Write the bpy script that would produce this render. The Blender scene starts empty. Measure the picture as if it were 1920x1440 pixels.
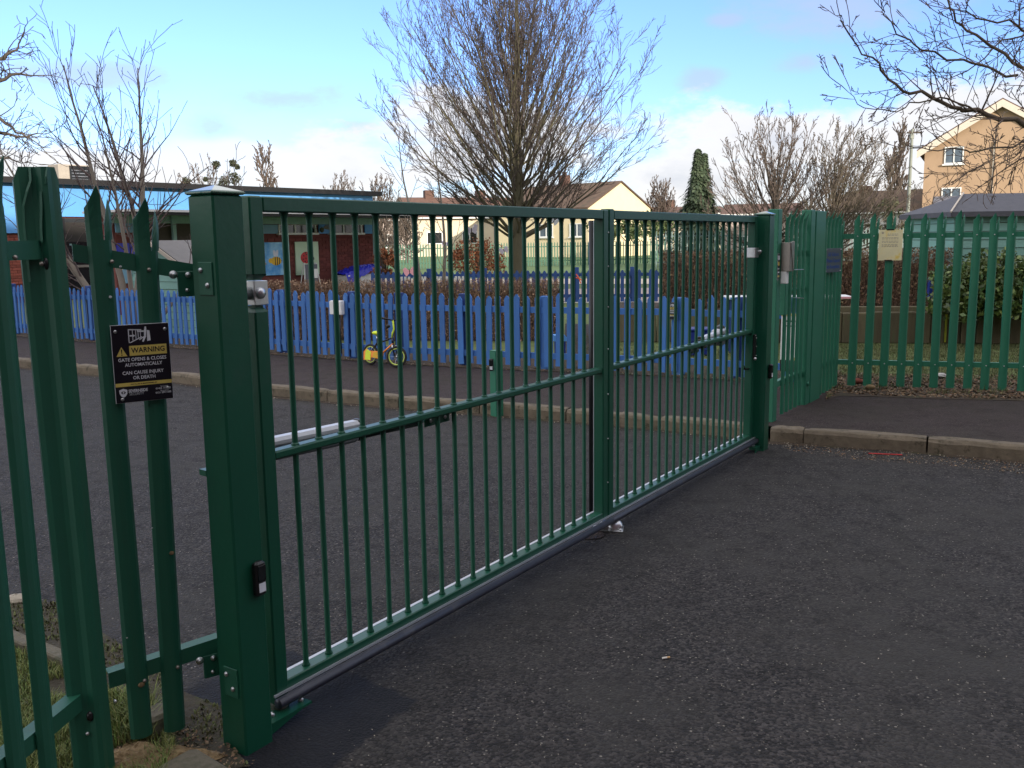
import bpy, math, random
from mathutils import Vector, Matrix
R = random.Random(7)
V = Vector
# ------------------------------------------------------------------ camera, sky, sun
F, HZ, RO, EYE = 1750.0, 271.0, 0.0135, 1.65
sc = bpy.context.scene
C = sc.collection
UP = V((-RO, 1, HZ / F)).normalized()
AY = V((0, 0, -1)) - V((0, 0, -1)).dot(UP) * UP
AY.normalize()
AX = AY.cross(UP)
cam = bpy.data.objects.new('camera', bpy.data.cameras.new('camera'))
C.objects.link(cam)
cam.data.sensor_width = 36
cam.data.lens = 36 * F / 1920
cam.data.clip_end = 2000
cam.data.clip_start = 0.05
Mc = Matrix(((AX[0], AX[1], AX[2]), (AY[0], AY[1], AY[2]), (UP[0], UP[1], UP[2]))).to_4x4()
Mc.translation = (0, 0, EYE)
cam.matrix_world = Mc
sc.camera = cam

SUN_AZ, SUN_EL = math.radians(150), math.radians(16)      # azimuth clockwise from +Y
sun = bpy.data.objects.new('sun', bpy.data.lights.new('sun', 'SUN'))
C.objects.link(sun)
sun.data.energy = 2.3
sun.data.angle = math.radians(0.6)
sun.data.color = (1, 0.92, 0.80)
sdir = V((math.sin(SUN_AZ) * math.cos(SUN_EL), math.cos(SUN_AZ) * math.cos(SUN_EL), math.sin(SUN_EL)))
sun.rotation_euler = sdir.to_track_quat('Z', 'Y').to_euler()

sc.view_settings.view_transform = 'Standard'
sc.view_settings.look = 'None'
sc.view_settings.gamma = 1
sc.view_settings.use_curve_mapping = False
sc.view_settings.exposure = 1.42
sc.cycles.max_bounces = 6

W = bpy.data.worlds.new('World')
sc.world = W
W.use_nodes = True
nt = W.node_tree
nt.nodes.clear()
def N(tree, typ, **kw):
    n = tree.nodes.new(typ)
    for k, v in kw.items():
        if k == 'ins':
            for i, x in v.items():
                n.inputs[i].default_value = x
        else:
            setattr(n, k, v)
    return n
def link(tree, a, b):
    tree.links.new(a, b)
def mth(tree, op, a, b=None, clamp=False):
    n = N(tree, 'ShaderNodeMath', operation=op, use_clamp=clamp)
    for i, x in enumerate((a, b)):
        if x is None: continue
        if isinstance(x, (int, float)): n.inputs[i].default_value = x
        else: link(tree, x, n.inputs[i])
    return n.outputs[0]
def mixc(tree, f, a, b, blend='MIX'):
    n = N(tree, 'ShaderNodeMix', data_type='RGBA', blend_type=blend)
    for i, x in ((0, f), (6, a), (7, b)):
        if isinstance(x, (int, float)): n.inputs[i].default_value = x
        elif isinstance(x, (tuple, list)): n.inputs[i].default_value = (*x[:3], 1)
        else: link(tree, x, n.inputs[i])
    return n.outputs[2]
def ramp(tree, f, lo, hi):
    n = N(tree, 'ShaderNodeMapRange', interpolation_type='SMOOTHSTEP', ins={1: lo, 2: hi})
    link(tree, f, n.inputs[0])
    return n.outputs[0]
tc = N(nt, 'ShaderNodeTexCoord')
sky = N(nt, 'ShaderNodeTexSky', sky_type='NISHITA', sun_disc=False)
sky.sun_elevation = SUN_EL
sky.sun_rotation = SUN_AZ
sky.air_density = 1.0
sky.dust_density = 0.6
sky.ozone_density = 1.5
SKYSTR = 0.15
base = mixc(nt, 1.0, sky.outputs[0], (0.385, 0.48, 0.775), 'MULTIPLY')
sep = N(nt, 'ShaderNodeSeparateXYZ')
link(nt, tc.outputs['Generated'], sep.inputs[0])
az = mth(nt, 'ARCTAN2', sep.outputs[0], sep.outputs[1])
el = sep.outputs[2]
mp = N(nt, 'ShaderNodeMapping', ins={'Scale': (1, 1, 2.2)})
link(nt, tc.outputs['Generated'], mp.inputs[0])
nz = N(nt, 'ShaderNodeTexNoise', ins={'Scale': 11.0, 'Detail': 10.0, 'Roughness': 0.62})
link(nt, mp.outputs[0], nz.inputs['Vector'])
nz2 = N(nt, 'ShaderNodeTexNoise', ins={'Scale': 3.2, 'Detail': 4.0, 'Roughness': 0.5})
link(nt, mp.outputs[0], nz2.inputs['Vector'])
pert = mth(nt, 'MULTIPLY', mth(nt, 'SUBTRACT', nz.outputs[0], 0.5), 2.6)
def blob(px, py, rx, ry, gain=1.0):
    a0 = math.atan((px - 960) / F)
    e0 = math.sin(math.atan((449 - (px - 960) * RO - py) / math.hypot(F, px - 960)))
    dx = mth(nt, 'DIVIDE', mth(nt, 'SUBTRACT', az, a0), rx / F)
    dy = mth(nt, 'DIVIDE', mth(nt, 'SUBTRACT', el, e0), ry / F)
    d2 = mth(nt, 'ADD', mth(nt, 'MULTIPLY', dx, dx), mth(nt, 'MULTIPLY', dy, dy))
    v = mth(nt, 'ADD', mth(nt, 'SUBTRACT', 1.0, mth(nt, 'POWER', d2, 0.5)), pert)
    return mth(nt, 'MULTIPLY', v, gain)
white = None
for b in [(1480, 262, 290, 78), (1800, 235, 260, 75), (1320, 345, 190, 85), (600, 330, 210, 62), (930, 270, 330, 95),
          (180, 330, 330, 50), (1720, 330, 300, 70)]:
    v = blob(*b)
    white = v if white is None else mth(nt, 'MAXIMUM', white, v)
# a bank of cloud low down all round the horizon, so that the sky goes on outside the frame as inside it
bank = mth(nt, 'ADD', mth(nt, 'DIVIDE', mth(nt, 'SUBTRACT', 0.085, el), 0.07), mth(nt, 'MULTIPLY', mth(nt, 'SUBTRACT', nz2.outputs[0], 0.5), 5.0))
bank = mth(nt, 'MINIMUM', bank, 0.42)
white = mth(nt, 'MAXIMUM', white, bank)
# unseen broken cloud higher up and behind, added denser and brighter as fill light
nz3 = N(nt, 'ShaderNodeTexNoise', ins={'Scale': 2.6, 'Detail': 7.0, 'Roughness': 0.55})
link(nt, tc.outputs['Generated'], nz3.inputs['Vector'])
outv = mth(nt, 'MAXIMUM', ramp(nt, el, 0.27, 0.42), ramp(nt, sep.outputs[1], 0.45, 0.2))
high = mth(nt, 'MULTIPLY', mth(nt, 'MULTIPLY', ramp(nt, nz3.outputs[0], 0.38, 0.5), outv), 0.6)
white = mth(nt, 'MAXIMUM', white, high)
wm = ramp(nt, white, 0.0, 0.55)
grey = None
for b in [(575, 195, 150, 34), (415, 258, 62, 36), (1495, 132, 62, 24), (1350, 62, 50, 14), (200, 152, 190, 34), (690, 245, 80, 26),
          (1310, 160, 50, 24), (1560, 30, 200, 60)]:
    v = blob(*b)
    grey = v if grey is None else mth(nt, 'MAXIMUM', grey, v)
gm = mth(nt, 'MULTIPLY', ramp(nt, grey, -0.1, 0.9), 0.6)
cshade = mth(nt, 'SUBTRACT', 1.0, mth(nt, 'MULTIPLY', ramp(nt, white, 0.35, 1.5), ramp(nt, nz2.outputs[0], 0.62, 0.36)))
K = 1.0 / SKYSTR
ccol = mixc(nt, cshade, tuple(K * c for c in (0.185, 0.20, 0.24)), tuple(K * c for c in (0.38, 0.37, 0.365)))
c1 = mixc(nt, gm, base, tuple(K * c for c in (0.22, 0.245, 0.31)))
ccol = mixc(nt, outv, ccol, tuple(K * c for c in (0.60, 0.585, 0.57)))
c2 = mixc(nt, mth(nt, 'MULTIPLY', wm, 0.92), c1, ccol)
bgn = N(nt, 'ShaderNodeBackground', ins={1: SKYSTR})
link(nt, c2, bgn.inputs[0])
wo = N(nt, 'ShaderNodeOutputWorld')
link(nt, bgn.outputs[0], wo.inputs[0])

# ------------------------------------------------------------------ projection helpers (pixels of the 1920 x 1440 photo -> places)
def ray(px, py):
    d = V(((px - 960) / F, (720 - py) / F, -1))
    return V((d.dot(AX), d.dot(AY), d.dot(UP)))
def G(px, py, z=0.0):
    d = ray(px, py); t = (z - EYE) / d.z
    return V((d.x * t, d.y * t, z))
def P(px, py, y):
    d = ray(px, py); t = y / d.y
    return V((d.x * t, y, EYE + d.z * t))
def PL(px, py, A, D):                       # on the vertical plane through A along D
    d = ray(px, py); n = V((-D.y, D.x, 0)); t = n.dot(V((A.x, A.y, 0))) / n.dot(d)
    return V((d.x * t, d.y * t, EYE + d.z * t))

# ------------------------------------------------------------------ materials
MATS = {}
def mat(name, col, rough=0.6, metal=0.0, var=0.12, scale=8.0, bump=0.0, bscale=60.0, dirt=None, dirt_amt=0.0, dirt_scale=4.0,
        island=0.0, objrand=0.0, spec=0.5, coat=0.0, stretch=None, col2=None):
    m = bpy.data.materials.new(name)
    m.use_nodes = True
    t = m.node_tree
    b = t.nodes['Principled BSDF']
    b.inputs['Roughness'].default_value = rough
    b.inputs['Metallic'].default_value = metal
    b.inputs['Specular IOR Level'].default_value = spec
    b.inputs['Coat Weight'].default_value = coat
    co = N(t, 'ShaderNodeTexCoord')
    src = co.outputs['Object']
    if objrand:
        oi = N(t, 'ShaderNodeObjectInfo')
        va = N(t, 'ShaderNodeVectorMath', operation='MULTIPLY_ADD')
        link(t, oi.outputs['Random'], va.inputs[0]); va.inputs[1].default_value = (17, 9, 5); link(t, src, va.inputs[2])
        src = va.outputs[0]
    if stretch:
        q = N(t, 'ShaderNodeMapping', ins={'Scale': stretch})
        link(t, src, q.inputs[0]); src = q.outputs[0]
    n1 = N(t, 'ShaderNodeTexNoise', ins={'Scale': scale, 'Detail': 6.0, 'Roughness': 0.6})
    link(t, src, n1.inputs['Vector'])
    f = mth(t, 'SUBTRACT', n1.outputs[0], 0.5)
    k = mth(t, 'ADD', 1.0, mth(t, 'MULTIPLY', f, var * 4))
    if island:
        g = N(t, 'ShaderNodeNewGeometry')
        k = mth(t, 'MULTIPLY', k, mth(t, 'ADD', 1 - island, mth(t, 'MULTIPLY', g.outputs['Random Per Island'], 2 * island)))
    if objrand:
        g = N(t, 'ShaderNodeObjectInfo')
        k = mth(t, 'MULTIPLY', k, mth(t, 'ADD', 1 - objrand, mth(t, 'MULTIPLY', g.outputs['Random'], 2 * objrand)))
    basec = col
    if col2:
        if island:
            g2 = N(t, 'ShaderNodeNewGeometry')
            w = N(t, 'ShaderNodeTexWhiteNoise', noise_dimensions='1D')
            link(t, g2.outputs['Random Per Island'], w.inputs['W'])
            basec = mixc(t, w.outputs[0], col, col2)
        else:
            basec = mixc(t, ramp(t, n1.outputs[0], 0.4, 0.65), col, col2)
    cc = N(t, 'ShaderNodeCombineColor')
    for i in range(3): link(t, k, cc.inputs[i])
    c = mixc(t, 1.0, basec, cc.outputs[0], 'MULTIPLY')
    if dirt:
        n2 = N(t, 'ShaderNodeTexNoise', ins={'Scale': dirt_scale, 'Detail': 8.0, 'Roughness': 0.7})
        link(t, src, n2.inputs['Vector'])
        c = mixc(t, mth(t, 'MULTIPLY', ramp(t, n2.outputs[0], 0.52, 0.7), dirt_amt), c, dirt)
    link(t, c, b.inputs['Base Color'])
    if bump:
        n3 = N(t, 'ShaderNodeTexNoise', ins={'Scale': bscale, 'Detail': 4.0})
        link(t, src, n3.inputs['Vector'])
        bp = N(t, 'ShaderNodeBump', ins={'Strength': min(1, bump), 'Distance': 0.01})
        link(t, n3.outputs[0], bp.inputs['Height'])
        link(t, bp.outputs[0], b.inputs['Normal'])
    MATS[name] = m
    return m

def asphalt(name, dark, light, speck, amt=0.06, scale=95.0, tint=(0.036, 0.033, 0.029), rough=0.75, mask=None, patchy=1.0, patch2=None):
    m = bpy.data.materials.new(name)
    m.use_nodes = True
    t = m.node_tree
    b = t.nodes['Principled BSDF']
    co = N(t, 'ShaderNodeTexCoord')
    vo = N(t, 'ShaderNodeTexVoronoi', ins={'Scale': scale, 'Randomness': 1.0})
    link(t, co.outputs['Object'], vo.inputs['Vector'])
    sp = N(t, 'ShaderNodeSeparateColor')
    link(t, vo.outputs['Color'], sp.inputs[0])
    big = N(t, 'ShaderNodeTexNoise', ins={'Scale': 0.9, 'Detail': 6.0, 'Roughness': 0.65})
    link(t, co.outputs['Object'], big.inputs['Vector'])
    mid = N(t, 'ShaderNodeTexNoise', ins={'Scale': 5.5, 'Detail': 5.0, 'Roughness': 0.7})
    link(t, co.outputs['Object'], mid.inputs['Vector'])
    c = mixc(t, mth(t, 'POWER', sp.outputs[0], 1.6), dark, light)
    c = mixc(t, mth(t, 'MULTIPLY', ramp(t, big.outputs[0], 0.42, 0.66), 0.62 * patchy), c, tint)
    c = mixc(t, mth(t, 'MULTIPLY', ramp(t, mid.outputs[0], 0.5, 0.72), 0.4 * patchy), c, tuple(x * 0.5 for x in dark))
    # bright stones worn bare, thicker in some places than in others
    hi = mth(t, 'GREATER_THAN', sp.outputs[1], mth(t, 'SUBTRACT', 1 - amt * 0.3, mth(t, 'MULTIPLY', ramp(t, mid.outputs[0], 0.35, 0.7), amt)))
    inn = mth(t, 'LESS_THAN', vo.outputs['Distance'], 0.42)
    c = mixc(t, mth(t, 'MULTIPLY', mth(t, 'MULTIPLY', hi, inn), mth(t, 'ADD', 0.25, mth(t, 'MULTIPLY', sp.outputs[2], 0.6))), c, speck)
    if patch2:
        # hairline cracks wandering across the old surface
        dn = N(t, 'ShaderNodeTexNoise', ins={'Scale': 2.2, 'Detail': 6.0, 'Roughness': 0.65})
        link(t, co.outputs['Object'], dn.inputs['Vector'])
        dm_ = mixc(t, 0.45, co.outputs['Object'], dn.outputs['Color'], 'LINEAR_LIGHT')
        cv = N(t, 'ShaderNodeTexVoronoi', feature='DISTANCE_TO_EDGE', ins={'Scale': 0.42})
        link(t, dm_, cv.inputs['Vector'])
        cr_ = mth(t, 'SUBTRACT', 1.0, ramp(t, cv.outputs['Distance'], 0.0015, 0.0045))
        c = mixc(t, mth(t, 'MULTIPLY', cr_, mth(t, 'MULTIPLY', ramp(t, big.outputs[0], .38, .55), .75)), c, (0.006, 0.0055, 0.005))
        c = patch2(t, co, c)
    link(t, c, b.inputs['Base Color'])
    b.inputs['Specular IOR Level'].default_value = 0.32
    rr = mth(t, 'ADD', rough - 0.10, mth(t, 'MULTIPLY', mid.outputs[0], 0.34))
    link(t, rr, b.inputs['Roughness'])
    bp = N(t, 'ShaderNodeBump', ins={'Strength': 0.85, 'Distance': 0.006}, invert=True)
    link(t, vo.outputs['Distance'], bp.inputs['Height'])
    fine = N(t, 'ShaderNodeTexNoise', ins={'Scale': 260.0, 'Detail': 2.0})
    link(t, co.outputs['Object'], fine.inputs['Vector'])
    bp2 = N(t, 'ShaderNodeBump', ins={'Strength': 0.5, 'Distance': 0.003})
    link(t, fine.outputs[0], bp2.inputs['Height'])
    link(t, bp.outputs[0], bp2.inputs['Normal'])
    link(t, bp2.outputs[0], b.inputs['Normal'])
    MATS[name] = m
    return m

GREEN_G = mat('gate_green_paint', (0.006, 0.072, 0.040), 0.36, spec=0.38, var=0.06, bump=0.06, bscale=40, dirt=(0.03, 0.075, 0.055), dirt_amt=0.25, dirt_scale=7)
GREEN_C = mat('glossy_cap_paint', (0.01, 0.085, 0.05), 0.15, coat=.6, var=0.03)
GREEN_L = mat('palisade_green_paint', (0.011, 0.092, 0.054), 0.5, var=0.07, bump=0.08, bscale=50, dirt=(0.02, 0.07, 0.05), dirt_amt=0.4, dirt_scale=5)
GREEN_R = mat('palisade_green_skylit', (0.02, 0.16, 0.09), 0.5, var=0.08, bump=0.06, bscale=50, dirt=(0.03, 0.10, 0.08), dirt_amt=0.4, dirt_scale=4)  # lighter copy of the palisade paint, skylight on the right put into the colour
STEEL = mat('zinc_steel', (0.55, 0.56, 0.57), 0.32, 0.9, var=0.12, scale=30)
STEEL_M = mat('dull_steel', (0.30, 0.27, 0.24), 0.42, 0.8, var=0.1, scale=20)
ALU = mat('aluminium_strip', (0.5, 0.53, 0.57), 0.35, 0.6, var=0.05)
RUBBER = mat('grey_rubber', (0.028, 0.03, 0.045), 0.42, var=0.25, scale=9, dirt=(0.09, 0.085, 0.08), dirt_amt=0.5, dirt_scale=12)
BLACK = mat('black_plastic', (0.008, 0.008, 0.009), 0.35)
MOTOR = mat('motor_grey', (0.55, 0.56, 0.60), 0.4, 0.1, var=0.05)
MOTOR_D = mat('motor_dark_grey', (0.16, 0.17, 0.19), 0.45, var=0.05)
WHITEP = mat('white_plastic', (0.78, 0.78, 0.76), 0.5, var=0.06)
BLUE = mat('blue_fence_paint', (0.05, 0.165, 0.45), 0.75, var=0.13, scale=5, dirt=(0.10, 0.17, 0.30), dirt_amt=0.5, dirt_scale=14, objrand=0.15, stretch=(1, 1, 0.3), bump=0.1)
BLUE_D = mat('blue_post_paint', (0.02, 0.055, 0.20), 0.75, var=0.12, objrand=0.1)
BLUE_B = mat('dark_blue_plastic', (0.012, 0.03, 0.22), 0.45, var=0.1)
BLUE_P = mat('sky_blue_panel', (0.11, 0.33, 0.68), 0.6, var=0.04, objrand=0.03)
BLUE_P2 = mat('grey_blue_panel', (0.17, 0.33, 0.45), 0.6, var=0.05)
MINT = mat('mint_boards', (0.22, 0.42, 0.36), 0.7, var=0.1, scale=3, objrand=0.06, stretch=(0.4, 0.4, 3), bump=0.1)
MINT2 = mat('mint_fascia', (0.27, 0.42, 0.38), 0.7, var=0.08)
FELT = mat('roof_felt', (0.10, 0.10, 0.115), 0.85, var=0.12, bump=0.2, bscale=150)
FELT_L = mat('pale_roof_felt', (0.2, 0.19, 0.185), 0.85, var=0.1, bump=0.2, bscale=150)
BROWNBLK = mat('black_roof_edge', (0.007, 0.006, 0.006), 0.6)
CREAM = mat('cream_render', (0.70, 0.58, 0.37), 0.9, var=0.06, scale=1.5, bump=0.1)
CREAM2 = mat('pale_cream_render', (0.62, 0.52, 0.38), 0.9, var=0.07, scale=1.5)
PINK = mat('greyish_pink_render', (0.40, 0.32, 0.28), 0.9, var=0.08, scale=1.5)
TAN = mat('tan_render', (0.40, 0.27, 0.17), 0.95, var=0.10, scale=0.7, dirt=(0.34, 0.22, 0.13), dirt_amt=0.6, dirt_scale=0.5, bump=0.2)
TILE_B = mat('brown_roof_tiles', (0.10, 0.062, 0.040), 0.9, var=0.3, scale=2.0, dirt=(0.05, 0.05, 0.03), dirt_amt=0.6, dirt_scale=0.8, objrand=0.06)
TILE_R = mat('red_brown_roof_tiles', (0.115, 0.062, 0.045), 0.9, var=0.2, scale=2.0, objrand=0.06)
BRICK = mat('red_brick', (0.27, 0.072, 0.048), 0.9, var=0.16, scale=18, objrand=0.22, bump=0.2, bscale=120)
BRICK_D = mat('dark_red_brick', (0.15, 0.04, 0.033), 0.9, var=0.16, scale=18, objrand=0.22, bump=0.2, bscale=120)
MORTAR = mat('mortar', (0.15, 0.11, 0.09), 0.95, var=0.15)
GLASS_D = mat('dark_window_glass', (0.012, 0.014, 0.016), 0.12, var=0.2, scale=2)
GLASS_B = mat('grey_window_glass', (0.10, 0.13, 0.16), 0.15, var=0.4, scale=2)
UPVC = mat('white_window_frame', (0.75, 0.74, 0.70), 0.5, var=0.04)
BARGE = mat('cream_bargeboard', (0.62, 0.54, 0.44), 0.7, var=0.07)
GREY_W = mat('grey_lean_to', (0.13, 0.13, 0.15), 0.8, var=0.1)
KERB = mat('kerb_concrete', (0.155, 0.125, 0.088), 0.95, var=0.25, scale=14, dirt=(0.035, 0.033, 0.018), dirt_amt=0.95, dirt_scale=9, objrand=0.1, bump=0.5, bscale=70)
STONE = mat('edging_stone', (0.12, 0.105, 0.075), 0.95, var=0.2, scale=16, dirt=(0.05, 0.055, 0.03), dirt_amt=0.7, dirt_scale=7, bump=0.5, bscale=60)
SLEEPER = mat('mossy_timber', (0.125, 0.105, 0.06), 0.95, var=0.3, scale=4, dirt=(0.06, 0.085, 0.035), dirt_amt=0.8, dirt_scale=4, objrand=0.4, stretch=(3, 3, 0.5), bump=0.3)
YEL_OLD = mat('old_yellow_paint', (0.26, 0.27, 0.03), 0.9, var=0.2)
SOIL = mat('brown_soil', (0.055, 0.038, 0.024), 1.0, var=0.3, scale=9, dirt=(0.05, 0.055, 0.02), dirt_amt=0.6, dirt_scale=3, bump=1, bscale=45)
MOSS = mat('mossy_dirt', (0.048, 0.04, 0.026), 1.0, var=0.35, scale=20, dirt=(0.06, 0.075, 0.018), dirt_amt=0.85, dirt_scale=9, bump=1, bscale=60)
LAWN = mat('lawn', (0.115, 0.15, 0.045), 1.0, var=0.25, scale=6, dirt=(0.085, 0.075, 0.04), dirt_amt=0.6, dirt_scale=1.6, bump=1, bscale=60)
FIELD = mat('bright_grass_field', (0.085, 0.14, 0.04), 1.0, var=0.15, scale=1)
CLAY = mat('yellow_clay', (0.21, 0.145, 0.075), 1.0, var=0.3, scale=22, bump=1, bscale=50)
GRASS = mat('grass_blades', (0.11, 0.18, 0.035), 0.7, var=0.2, island=0.45, col2=(0.19, 0.19, 0.06))
GRASS_R = mat('short_grass_blades', (0.105, 0.135, 0.04), 0.8, var=0.2, island=0.4, col2=(0.10, 0.09, 0.04))
BARK = mat('greenish_bark', (0.10, 0.088, 0.052), 0.95, var=0.22, scale=7, dirt=(0.075, 0.085, 0.035), dirt_amt=0.6, dirt_scale=3, stretch=(1, 1, 0.4), bump=0.5, bscale=30)
BARK_P = mat('pale_bark', (0.23, 0.195, 0.155), 0.9, var=0.2, scale=12, stretch=(1, 1, 0.4), bump=0.3)
BARK_D = mat('dark_bark', (0.075, 0.060, 0.048), 0.95, var=0.2, scale=5)
BARK_B = mat('brown_bark', (0.13, 0.10, 0.075), 0.95, var=0.25, scale=6, dirt=(0.09, 0.10, 0.04), dirt_amt=0.6, dirt_scale=2, bump=0.4)
TWIG = mat('purple_brown_twigs', (0.085, 0.064, 0.055), 0.9, var=0.1, island=0.3)
TWIG_B = mat('brown_twigs', (0.13, 0.095, 0.075), 0.9, var=0.1, island=0.3)
HEDGE_T = mat('hedge_twigs', (0.34, 0.22, 0.15), 0.9, var=0.1, island=0.55, col2=(0.26, 0.18, 0.12))
HEDGE_L = mat('dry_hedge_leaves', (0.30, 0.175, 0.105), 0.9, var=0.1, island=0.5, col2=(0.36, 0.25, 0.16))
HEDGE2_L = mat('dark_dry_hedge_leaves', (0.20, 0.105, 0.068), 0.9, var=0.1, island=0.55, col2=(0.16, 0.125, 0.06))
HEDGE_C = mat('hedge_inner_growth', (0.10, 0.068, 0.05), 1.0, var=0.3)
BEECH = mat('orange_beech_leaves', (0.34, 0.11, 0.035), 0.85, var=0.1, island=0.5, col2=(0.24, 0.10, 0.05))
LAUREL = mat('laurel_leaves', (0.05, 0.10, 0.028), 0.42, var=0.15, island=0.45, col2=(0.15, 0.19, 0.05))
CONIF = mat('conifer_foliage', (0.035, 0.06, 0.028), 0.8, var=0.15, island=0.5, col2=(0.065, 0.085, 0.042))
BUSH = mat('bush_foliage', (0.05, 0.075, 0.022), 0.8, var=0.15, island=0.5, col2=(0.08, 0.10, 0.03))
DULLBUSH = mat('olive_bush_foliage', (0.07, 0.07, 0.035), 0.85, var=0.15, island=0.4)
DEAD = mat('dead_leaves', (0.11, 0.055, 0.03), 0.9, var=0.2, island=0.5, col2=(0.20, 0.14, 0.08))
CHIP = mat('pale_chippings', (0.33, 0.29, 0.23), 0.9, var=0.2, island=0.4)
SIGN_K = mat('sign_black', (0.006, 0.007, 0.013), 0.3)
SIGN_Y = mat('sign_yellow', (0.66, 0.52, 0.13), 0.45)
SIGN_W = mat('sign_white', (0.68, 0.70, 0.74), 0.45)
SIGN_E = mat('sign_edge', (0.5, 0.53, 0.55), 0.4)
NOTICE = mat('yellowed_notice', (0.78, 0.72, 0.44), 0.6, var=0.1, scale=5, dirt=(0.80, 0.60, 0.10), dirt_amt=0.9, dirt_scale=9)
NOTE_T = mat('faded_print', (0.42, 0.38, 0.27), 0.7)
PLATE = mat('grey_blue_plate', (0.075, 0.10, 0.13), 0.45, 0.2)
PLATE_T = mat('plate_blue_print', (0.012, 0.06, 0.26), 0.5)
LIME = mat('fluorescent_yellow', (0.72, 0.88, 0.03), 0.4)
LIMEP = mat('pale_lime_rim', (0.66, 0.80, 0.14), 0.4)
ORANGE = mat('orange_plastic', (0.95, 0.30, 0.03), 0.4)
TYRE = mat('tyre_rubber', (0.02, 0.018, 0.016), 0.8)
CHROME = mat('chrome', (0.6, 0.6, 0.62), 0.2, 0.9)
FRAMEB = mat('black_gloss_frame', (0.01, 0.01, 0.015), 0.25)
TARP = mat('blue_tarpaulin', (0.016, 0.02, 0.36), 0.4, var=0.25, scale=3)
SOFTW = mat('soft_white', (0.62, 0.6, 0.58), 0.7, var=0.05)
RED = mat('red_paint', (0.5, 0.018, 0.02), 0.5)
BEE_SKY = mat('bee_panel_blue', (0.04, 0.26, 0.62), 0.6, var=0.1, scale=1.5, col2=(0.35, 0.62, 0.80))
LADY_BG = mat('ladybird_panel_green', (0.50, 0.63, 0.44), 0.6, var=0.05)
BEE_Y = mat('bee_yellow', (0.72, 0.42, 0.02), 0.6)
BEE_K = mat('bee_dark_brown', (0.03, 0.015, 0.008), 0.6)
BEE_W = mat('bee_wing', (0.62, 0.62, 0.68), 0.6)
LILAC = mat('pale_lilac_fabric', (0.62, 0.55, 0.68), 0.7)
PINKF = mat('pink_fabric', (0.72, 0.33, 0.36), 0.7)
MISTLE = mat('mistletoe', (0.05, 0.055, 0.028), 0.9, island=0.4)
LAMPP = mat('painted_pole', (0.22, 0.23, 0.19), 0.6)
CIG = mat('cigarette_paper', (0.7, 0.66, 0.6), 0.8)
CIGF = mat('cigarette_filter', (0.5, 0.3, 0.14), 0.8)
ORNG = mat('orange_ribbon', (0.8, 0.12, 0.03), 0.6)

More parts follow.
